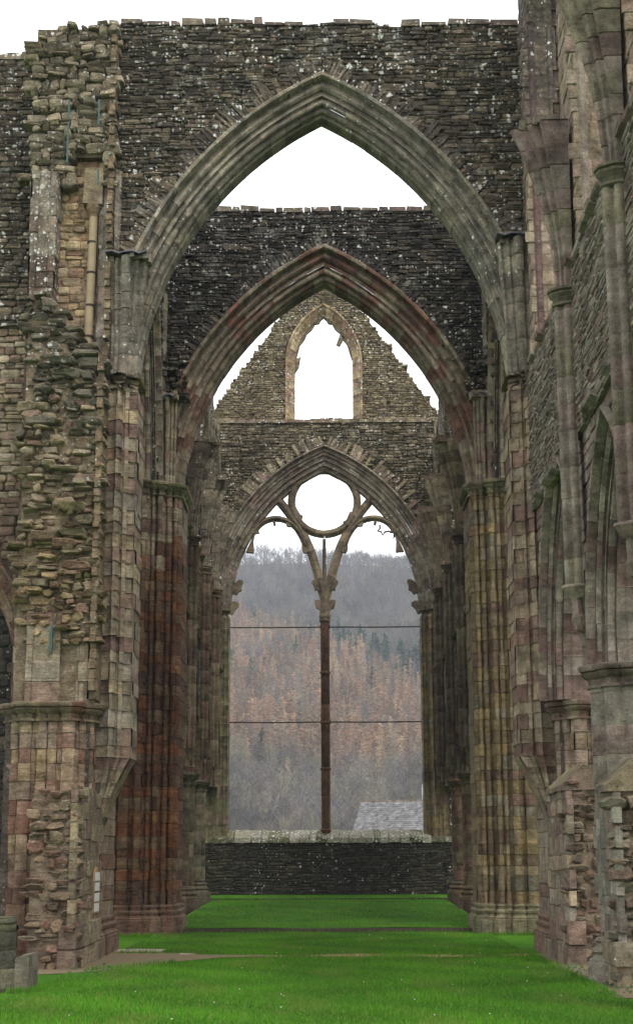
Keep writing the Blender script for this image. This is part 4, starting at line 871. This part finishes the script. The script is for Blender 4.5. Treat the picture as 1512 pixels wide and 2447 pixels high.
ground = sheet('ground', -900, 900, -60, 1550, lambda x, y: -.12, M_lawn, 12, 12, 0)
pz = lambda y: .14 + max(0, (y-47.7))*.0195
sheet('lawn', -16, 16, -6, 47.6, lambda x, y: 0, M_lawn, 60, 100)
sheet('presbytery_lawn', -4.9, 4.9, 47.66, 66.2, lambda x, y: pz(y), M_lawn, 20, 50)
sheet('east_lawn', -5.2, 5.2, 66.45, 70.1, lambda x, y: pz(y)+.05, M_lawn, 12, 12)
def outsideterr(x, y): return -.11 + 0*y
st = MB(); st.box((-4.5, 47.56, -.1), (4.5, 47.66, .125), (.07, .045, .035)); tag(st.build('edging_board', plain('dark_timber', (.055, .035, .028), .9, 0, 6, .3)), 'long dark timber edging board holding up the farther lawn', 'edging')
kb2 = MB(); u = -4.9
while u < 4.7:
    w = rng.uniform(.5, .9); kb2.box((u, 66.2, .3), (u+w-.02, 66.45, .54+rng.uniform(-.01, .02)), BLACK((0,0,0)), .01); u += w
tag(kb2.build('stone_kerb', M_blackw), 'low dark stone kerb across the lawn before the far wall', 'kerb')
def gravel_f(t, b, P):
    n2 = noise(t, P, 40, 5, .8); n1 = noise(t, P, 2, 5, .6)
    t.links.new(mixc(t, 1.0, mixc(t, rng_(t, n2, .3, .7), (.11, .085, .05), (.28, .23, .15)), mixc(t, n1, (.75, .75, .75), (1.15, 1.1, 1.05)), 'MULTIPLY'), b.inputs['Base Color'])
    bp = nd(t, 'ShaderNodeBump'); bp.inputs['Strength'].default_value = 1; bp.inputs['Distance'].default_value = .03; t.links.new(n2, bp.inputs['Height']); t.links.new(bp.outputs[0], b.inputs['Normal'])
M_grav = gmat('gravel', gravel_f)
gv = MB(); gpts = [(-8, 30.6), (-5.4, 30.5), (-4.85, 30.9), (-4.3, 31.9), (-3.7, 32.9), (-3.1, 34.3), (-2.4, 35.4), (-1.2, 36.0), (-1.4, 36.4), (-2.9, 36.6), (-3.3, 37.0), (-4.2, 37.5), (-5.2, 38.9), (-8, 39)]
gv.add([(x + (0 if abs(x) > 7 else rng.uniform(-.08, .08)), y, .017) for x, y in gpts], [tuple(range(len(gpts)))], (.2, .15, .1)); tag(gv.build('gravel_path', M_grav), kind='structure')
gv = MB(); gp2 = [(4.6, 25), (4.55, 26.8), (4.75, 28), (4.8, 30), (4.72, 32.4), (4.78, 34), (4.75, 36.6), (5.6, 36.6), (5.6, 25)]
gv.add([(x, y, .017) for x, y in gp2], [tuple(range(len(gp2)))], (.2, .15, .1)); tag(gv.build('gravel_verge', M_grav), kind='structure')
for i, (x, y, w, h, lb_) in enumerate(((-4.35, 38.1, .85, 1.3, 'larger pale paving slab set in the gravel behind the near left pier'), (-5.05, 38.2, .4, 1.1, 'narrow paving slab nearest the left pier foot'), (-3.2, 36.7, .35, .35, 'small square paving slab on the grass edge'))):
    m_ = MB(); m_.box((x-w/2, y-h/2, -.02), (x+w/2, y+h/2, .035), (.3, .26, .19), .01); tag(m_.build('paving_slab', plain('slab_stone%d' % i, (.24, .21, .15), .9)), lb_, 'paving slab')
# grass blades
def grass():
    G = np.random.default_rng(3); N = 330000
    y = 15.5 + (47.4-15.5)*G.random(N)**1.25; hw = 4.95*np.minimum(1, y/26) + .3; x = (G.random(N)*2-1)*np.minimum(hw*1.12, 5.0)
    y2 = 47.8 + 18.2*G.random(45000); x2 = (G.random(45000)*2-1)*4.8
    z = 0*y; z2 = .14 + (y2-47.7)*.0195
    ex, ey, ez = [], [], []
    for (ax, ay, bx, by, zz, m) in ((4.25, 45.75, 6.4, 45.72, 0, 700), (-4.2, 45.75, -6.4, 45.72, 0, 700), (-4.75, 31.4, -3.2, 34.0, 0, 500), (-5.2, 26.28, -4.85, 26.5, 0, 250), (-4.84, 26.5, -4.84, 27.6, 0, 200), (4.62, 25.5, 4.66, 36.2, 0, 1300), (-4.3, 47.5, 4.3, 47.5, 0, 900), (-4.6, 66.1, 4.6, 66.1, .5, 700), (-4.6, 66.55, 4.6, 66.55, .56, 500), (-4.9, 37.3, -3.9, 37.2, 0, 250)):
        q = G.random(m); ex.append(ax+(bx-ax)*q+G.normal(0, .05, m)); ey.append(ay+(by-ay)*q+G.normal(0, .06, m)); ez.append(np.full(m, zz))
    ex, ey, ez = map(np.concatenate, (ex, ey, ez)); nT = len(ex)
    x = np.r_[x, x2]; y = np.r_[y, y2]; z = np.r_[z, z2]
    import mathutils
    gx, gy = np.array(gpts)[:, 0], np.array(gpts)[:, 1]; inside = np.zeros(len(x), bool); j = len(gx)-1
    for i in range(len(gx)):
        c = ((gy[i] > y) != (gy[j] > y)) & (x < (gx[j]-gx[i])*(y-gy[i])/(gy[j]-gy[i]+1e-9)+gx[i]); inside ^= c; j = i
    keep = ~inside & ~((np.abs(y-36.25) < .35 + .25*np.sin(x*3)) & (G.random(len(x)) < .85)) & ~((x > 4.72) & (y < 47)) & ~((x < -5.0) & (y < 40) & (y > 31)) & ~((x < -4.15) & (y < 27.7) & (y > 26.2))
    keep &= ~((np.abs(x) > 4.3) & (y > 46) & (y < 48.8))
    x, y, z = np.r_[x[keep], ex], np.r_[y[keep], ey], np.r_[z[keep], ez]; n = len(x)
    cl = .5 + .5*np.sin(x*1.7+np.sin(y*.8)*2)*np.sin(y*.9+x*.4)
    h = (.028 + .03*G.random(n))*(.7+.6*cl); h[-nT:] = .05 + .09*G.random(nT); a = G.random(n)*6.283; w = .006 + .004*G.random(n); lx = (G.random(n)-.5)*.05; ly = (G.random(n)-.5)*.05
    v = np.zeros((n, 3, 3)); v[:, 0] = np.stack([x-w*np.cos(a), y-w*np.sin(a), z-.01], 1); v[:, 1] = np.stack([x+w*np.cos(a), y+w*np.sin(a), z-.01], 1); v[:, 2] = np.stack([x+lx, y+ly, z+h], 1)
    me = bpy.data.meshes.new('grass'); me.vertices.add(3*n); me.loops.add(3*n); me.polygons.add(n)
    me.vertices.foreach_set('co', v.ravel()); me.loops.foreach_set('vertex_index', np.arange(3*n)); me.polygons.foreach_set('loop_start', np.arange(n)*3); me.update()
    pt = np.sin(x*2.3+y*.31+1)*np.sin(y*.57-x*.8)+.5*np.sin(x*5.1+2)*np.sin(y*1.9+x)
    g = .7 + .6*G.random(n); col = np.ones((n, 4)); dry = G.random(n) < .06; yb = G.random(n)[:, None]
    col[:, :3] = np.array([.032, .13, .004])*(1-yb) + np.array([.08, .21, .008])*yb; col[:, :3] *= (g*(.70+.6*cl))[:, None]; pm = np.clip((pt-.3)*.6, 0, .38)[:, None]; col[:, :3] = col[:, :3]*(1-pm) + np.array([.13, .17, .03])*pm; col[dry, :3] = (.2, .2, .06)
    ca = me.color_attributes.new('stone', 'FLOAT_COLOR', 'CORNER'); ca.data.foreach_set('color', np.repeat(col, 3, axis=0).ravel().astype(np.float32))
    m = bpy.data.materials.new('grass_blade'); m.use_nodes = True; t = m.node_tree; b = t.nodes['Principled BSDF']; at = nd(t, 'ShaderNodeAttribute', attribute_name='stone'); t.links.new(at.outputs['Color'], b.inputs['Base Color']); b.inputs['Roughness'].default_value = .7; b.inputs['Specular IOR Level'].default_value = .2
    me.materials.append(m); o = bpy.data.objects.new('grass', me); SC.collection.objects.link(o); tag(o, 'short bright green grass covering the lawns', 'grass', kind='stuff')
grass()
dm = MB()
for _ in range(40):
    x, y = rng.uniform(-4.2, 4.4), rng.uniform(18, 46); r = rng.uniform(.008, .016); a = rng.uniform(0, 1)
    if x < -2.5 and 30 < y < 40: continue
    dm.add([(x + r*math.cos(k*1.05), y + r*math.sin(k*1.05), .06) for k in range(6)] + [(x, y, .04)], [tuple(range(6))] + [(k, (k+1) % 6, 6) for k in range(6)], (.7, .7, .68))
tag(dm.build('daisies', plain('daisy_white', (.75, .75, .72), .8)), 'tiny white daisies and litter scattered over the lawn', 'flowers', kind='stuff')
wd_ = MB()
for cx, cy, n_ in ((5.0, 31.6, 60), (4.9, 29.0, 60), (4.85, 27.0, 70), (-4.6, 31.2, 45), (4.7, 33.5, 20)):
    for _ in range(n_):
        x, y = rng.normal(cx, .18), rng.normal(cy, .7); L = rng.uniform(.03, .09); a = rng.uniform(0, 6.28); z = .02
        wd_.add([(x, y, z), (x+L*math.cos(a)*.5-.01, y+L*math.sin(a)*.5, z+L*.8), (x+L*math.cos(a), y+L*math.sin(a), z+L*.7), (x+L*math.cos(a)*.5+.02, y+L*math.sin(a)*.5+.01, z+L*.3)], [(0, 1, 2, 3)], (.06, .11, .03))
tag(wd_.build('weeds', plain('weed_leaf', (.06, .12, .035), .8)), 'low weeds along the foot of the right wall and gravel edge', 'weeds', kind='stuff')
# ================================================================== HILL, WOOD, HOUSE
def hz(x, y):
    if y < 330: return -.11
    t = max(0, min(1, (y-390)/760.)); z = 3.0*min(1, (y-330)/60) + 214*t**1.1
    if y > 1150: z = z - (y-1150)*.05
    return z - .02*x*t + 7*math.sin(x*.012+y*.007)*t
xs = np.linspace(-420, 420, 60); ys = np.linspace(198, 1500, 70); mb = MB()
mb.add([(x, y, hz(x, y)) for y in ys for x in xs], [(j*60+i, j*60+i+1, (j+1)*60+i+1, (j+1)*60+i) for j in range(69) for i in range(59)], (.08, .07, .05))
tag(mb.build('hill', plain('hill_ground', (.05, .045, .03), 1, 0, .2, .3, .2), smooth=60), kind='structure')
def wood():
    G = np.random.default_rng(8)
    def bare(n, H, spread, th):
        segs = [((0, 0, 0), (0, 0, H*.5), .16)]
        for k in range(n//9):
            a = G.random()*6.28; el_ = math.asin(.15 + .85*G.random()); h0 = H*(.18+.3*G.random()); rr = .75 + .25*G.random()
            p0 = np.array((0, 0, h0)); p1 = np.array((spread*math.cos(el_)*math.cos(a)*rr, spread*math.cos(el_)*math.sin(a)*rr, H*.42 + H*.56*math.sin(el_)*rr)); segs.append((p0, p1, .07))
            for _ in range(8):
                q = p0 + (p1-p0)*(.35+.65*G.random()); d = np.array((G.normal(), G.normal(), abs(G.normal())*.8+.4)); d /= np.linalg.norm(d); segs.append((q, q + d*H*(.05+.10*G.random()), th))
        return segs
    def larch(n, H, w, th):
        segs = [((0, 0, 0), (0, 0, H), .16)]
        for k in range(n):
            s = (k+G.random())/n; z = H*(.12+.86*s); r = w*(1-s)**.8*(.6+.5*G.random()); a = G.random()*6.28
            p1 = np.array((r*math.cos(a), r*math.sin(a), z - .25*r + .3)); segs.append((np.array((0, 0, z)), p1, th)); 
            q = p1*.6 + np.array((0, 0, z))*.4; segs.append((q, q + np.array((G.normal()*.8, G.normal()*.8, -.3)), th))
        return segs
    def tris(segs):
        v = []
        for p0, p1, w in segs:
            p0 = np.array(p0, float); p1 = np.array(p1, float); d = p1-p0; s = np.cross(d, (G.normal(), G.normal(), G.normal()*.3)); s /= np.linalg.norm(s)+1e-9
            v.append([p0 - s*w, p0 + s*w, p1])
        return np.array(v)
    T_b = [tris(bare(200, 1.0*h, s, t)) for h, s, t in ((14, 4.2, .06), (12, 4.6, .06), (15, 4.6, .06), (12, 3.8, .055))]
    T_l = [tris(larch(110, h, w, .16)) for h, w in ((13, 2.9), (15, 3.2), (12, 2.6))]
    T_c = [tris(larch(80, h, w, .40)) for h, w in ((13, 3.0), (15, 3.4))]
    V = []; Cc = []
    cnt = 0
    y = 400.
    while y < 1165:
        hwid = 12 + .078*y; x = -hwid - G.random()*4; stp_ = 3.7 + .0011*y
        while x < hwid + 6:
            xx = x + G.normal()*1.6; yy = y + G.normal()*2
            u = xx/(.0625*yy)   # -1..1 over the window width
            el = (hz(xx, yy)+8-2.1)/yy; band = .140 - .0 - .022*u + .006*math.sin(xx*.05+yy*.02)
            r = G.random(); kind = 'b'
            patch = math.sin(xx*.11+1.3)+math.sin(yy*.05+xx*.06)
            if .066 < el < band: kind = 'l' if r < .76 + .14*patch else ('b' if r < .985 else 'c')
            if band <= el < band + .013 and u > -.05 - .2*G.random(): kind = 'c' if r < .6 else 'b'
            if .050 < el <= .076 and r < .2+.15*patch: kind = 'l'
            if el < .05 and r < .003: kind = 'c'
            T0 = {'b': T_b, 'l': T_l, 'c': T_c}[kind][G.integers(2 if kind == 'c' else 3)]
            a = G.random()*6.28; s = .75+.5*G.random(); ca, sa = math.cos(a), math.sin(a)
            m = np.array([[ca, -sa, 0], [sa, ca, 0], [0, 0, 1]])*s
            m[2, 2] *= 1.35 if yy > 1130 and u < -.1 else 1.0
            if yy > 1130 and G.random() < .35: x += stp_; continue
            V.append(T0 @ m.T + np.array((xx, yy, hz(xx, yy)-.4)))
            base = {'b': ((.24, .20, .18), (.28, .25, .19), (.21, .19, .185), (.25, .24, .165), (.20, .185, .175)), 'l': ((.42, .265, .16), (.40, .25, .155), (.40, .29, .175), (.36, .265, .175)), 'c': ((.05, .09, .045), (.06, .10, .05))}[kind]
            c = np.array(base[G.integers(len(base))])*(.42+.5*G.random())*(.8 if el > band else 1.0); Cc.append(np.tile(c, (len(T0), 1))*(.8+.4*G.random((len(T0), 1)))*(1+.22*math.sin(xx*.16+yy*.021)*math.sin(yy*.045+xx*.05+2)))
            x += stp_*(.75+.5*G.random())
        y += stp_*1.25
    V = np.concatenate(V).reshape(-1, 3); Cc = np.concatenate(Cc); n = len(Cc); print('wood tris', n)
    me = bpy.data.meshes.new('woodland'); me.vertices.add(3*n); me.loops.add(3*n); me.polygons.add(n)
    me.vertices.foreach_set('co', V.ravel()); me.loops.foreach_set('vertex_index', np.arange(3*n)); me.polygons.foreach_set('loop_start', np.arange(n)*3); me.update()
    col = np.ones((n, 4)); col[:, :3] = Cc; ca = me.color_attributes.new('stone', 'FLOAT_COLOR', 'CORNER'); ca.data.foreach_set('color', np.repeat(col, 3, axis=0).ravel().astype(np.float32))
    m = bpy.data.materials.new('winter_trees'); m.use_nodes = True; t = m.node_tree; b = t.nodes['Principled BSDF']; at = nd(t, 'ShaderNodeAttribute', attribute_name='stone'); t.links.new(at.outputs['Color'], b.inputs['Base Color']); b.inputs['Roughness'].default_value = 1; b.inputs['Specular IOR Level'].default_value = 0
    me.materials.append(m); o = bpy.data.objects.new('woodland', me); SC.collection.objects.link(o); tag(o, 'wooded hillside of bare grey trees, rusty larches and a band of green conifers', 'woodland', kind='stuff')
wood()
# house with slate roof
T = thing('house', (7.5, 112, -.1), 'house beyond the window showing only its grey slate roof', 'house')
cx, cy, an = 2.55, 110, R(-12); e = np.array((math.cos(an), math.sin(an), 0)); nn_ = np.array((-math.sin(an), math.cos(an), 0)); O_ = np.array((cx, cy, 0))
Pq = lambda a, b, z: O_ + e*a + nn_*b + np.array((0, 0, z))
m_ = MB(); v = [Pq(0, -5, -.2), Pq(12, -5, -.2), Pq(12, 5, -.2), Pq(0, 5, -.2), Pq(0, -5, 2.9), Pq(12, -5, 2.9), Pq(12, 5, 2.9), Pq(0, 5, 2.9)]; m_.add(v, BOXF, (.3, .28, .24)); m_.add([Pq(0, -5, 2.9), Pq(0, 5, 2.9), Pq(0, 0, 6.1)], [(0, 1, 2)], (.3, .28, .24)); m_.build('wall', M_ash, T)
rf = MB(); z = 0; nrow = 26
for i in range(nrow):
    b0, b1 = -5.5 + 5.5*i/nrow, -5.5 + 5.5*(i+1)/nrow + .06; z0, z1 = 2.6 + 3.57*i/nrow, 2.6 + 3.57*(i+1)/nrow + .03; a = -.35 - (i % 2)*.15
    while a < 12.3:
        w = .3; a1 = min(a+w, 12.4); aa = max(a, -.35); c = np.array((.17, .172, .19))*rng.uniform(.75, 1.2)
        if a1 > aa: rf.add([Pq(aa+.006, b0, z0+.02), Pq(a1-.006, b0, z0+.02), Pq(a1-.006, b1, z1), Pq(aa+.006, b1, z1), Pq(aa+.006, b0, z0), Pq(a1-.006, b0, z0)], [(0, 1, 2, 3), (4, 5, 1, 0)], tuple(c))
        a += w
rf.add([Pq(-.35, 0, 6.17), Pq(12.4, 0, 6.17), Pq(12.4, 5.5, 2.6), Pq(-.35, 5.5, 2.6)], [(0, 1, 2, 3)], (.18, .18, .2))
R_ = rf.build('roof', stone_mat('slates', algae=.2, lichen=.12, moss=.05, bump=.2, streak=.55, pale=.05, strata=0, sat=1.0), T)
m_ = MB(); m_.tube([Pq(-.35, 0, 6.16), Pq(12.4, 0, 6.16)], .09, (.2, .16, .15), 6); m_.build('ridge', M_grey, R_)
m_ = MB(); q = Pq(4.0, .3, 6.1); m_.tube([q, q + np.array((0, 0, 1.2))], .05, (.5, .5, .5), 6); m_.build('flue_pipe', plain('pale_metal', (.5, .5, .52), .5), T)
# ================================================================== HAZE
hb = MB(); hb.box((-950, -70, -1.2), (950, 1600, 262), (1, 1, 1)); hm = bpy.data.materials.new('haze'); hm.use_nodes = True; t = hm.node_tree; t.nodes.clear()
o = nd(t, 'ShaderNodeOutputMaterial'); pv = nd(t, 'ShaderNodeVolumePrincipled'); pv.inputs['Color'].default_value = (.80, .88, 1, 1); pv.inputs['Density'].default_value = .00021; pv.inputs['Anisotropy'].default_value = .2
t.links.new(pv.outputs[0], o.inputs['Volume']); h_ = hb.build('haze', hm); tag(h_, 'thin bluish winter haze', 'haze', kind='stuff')
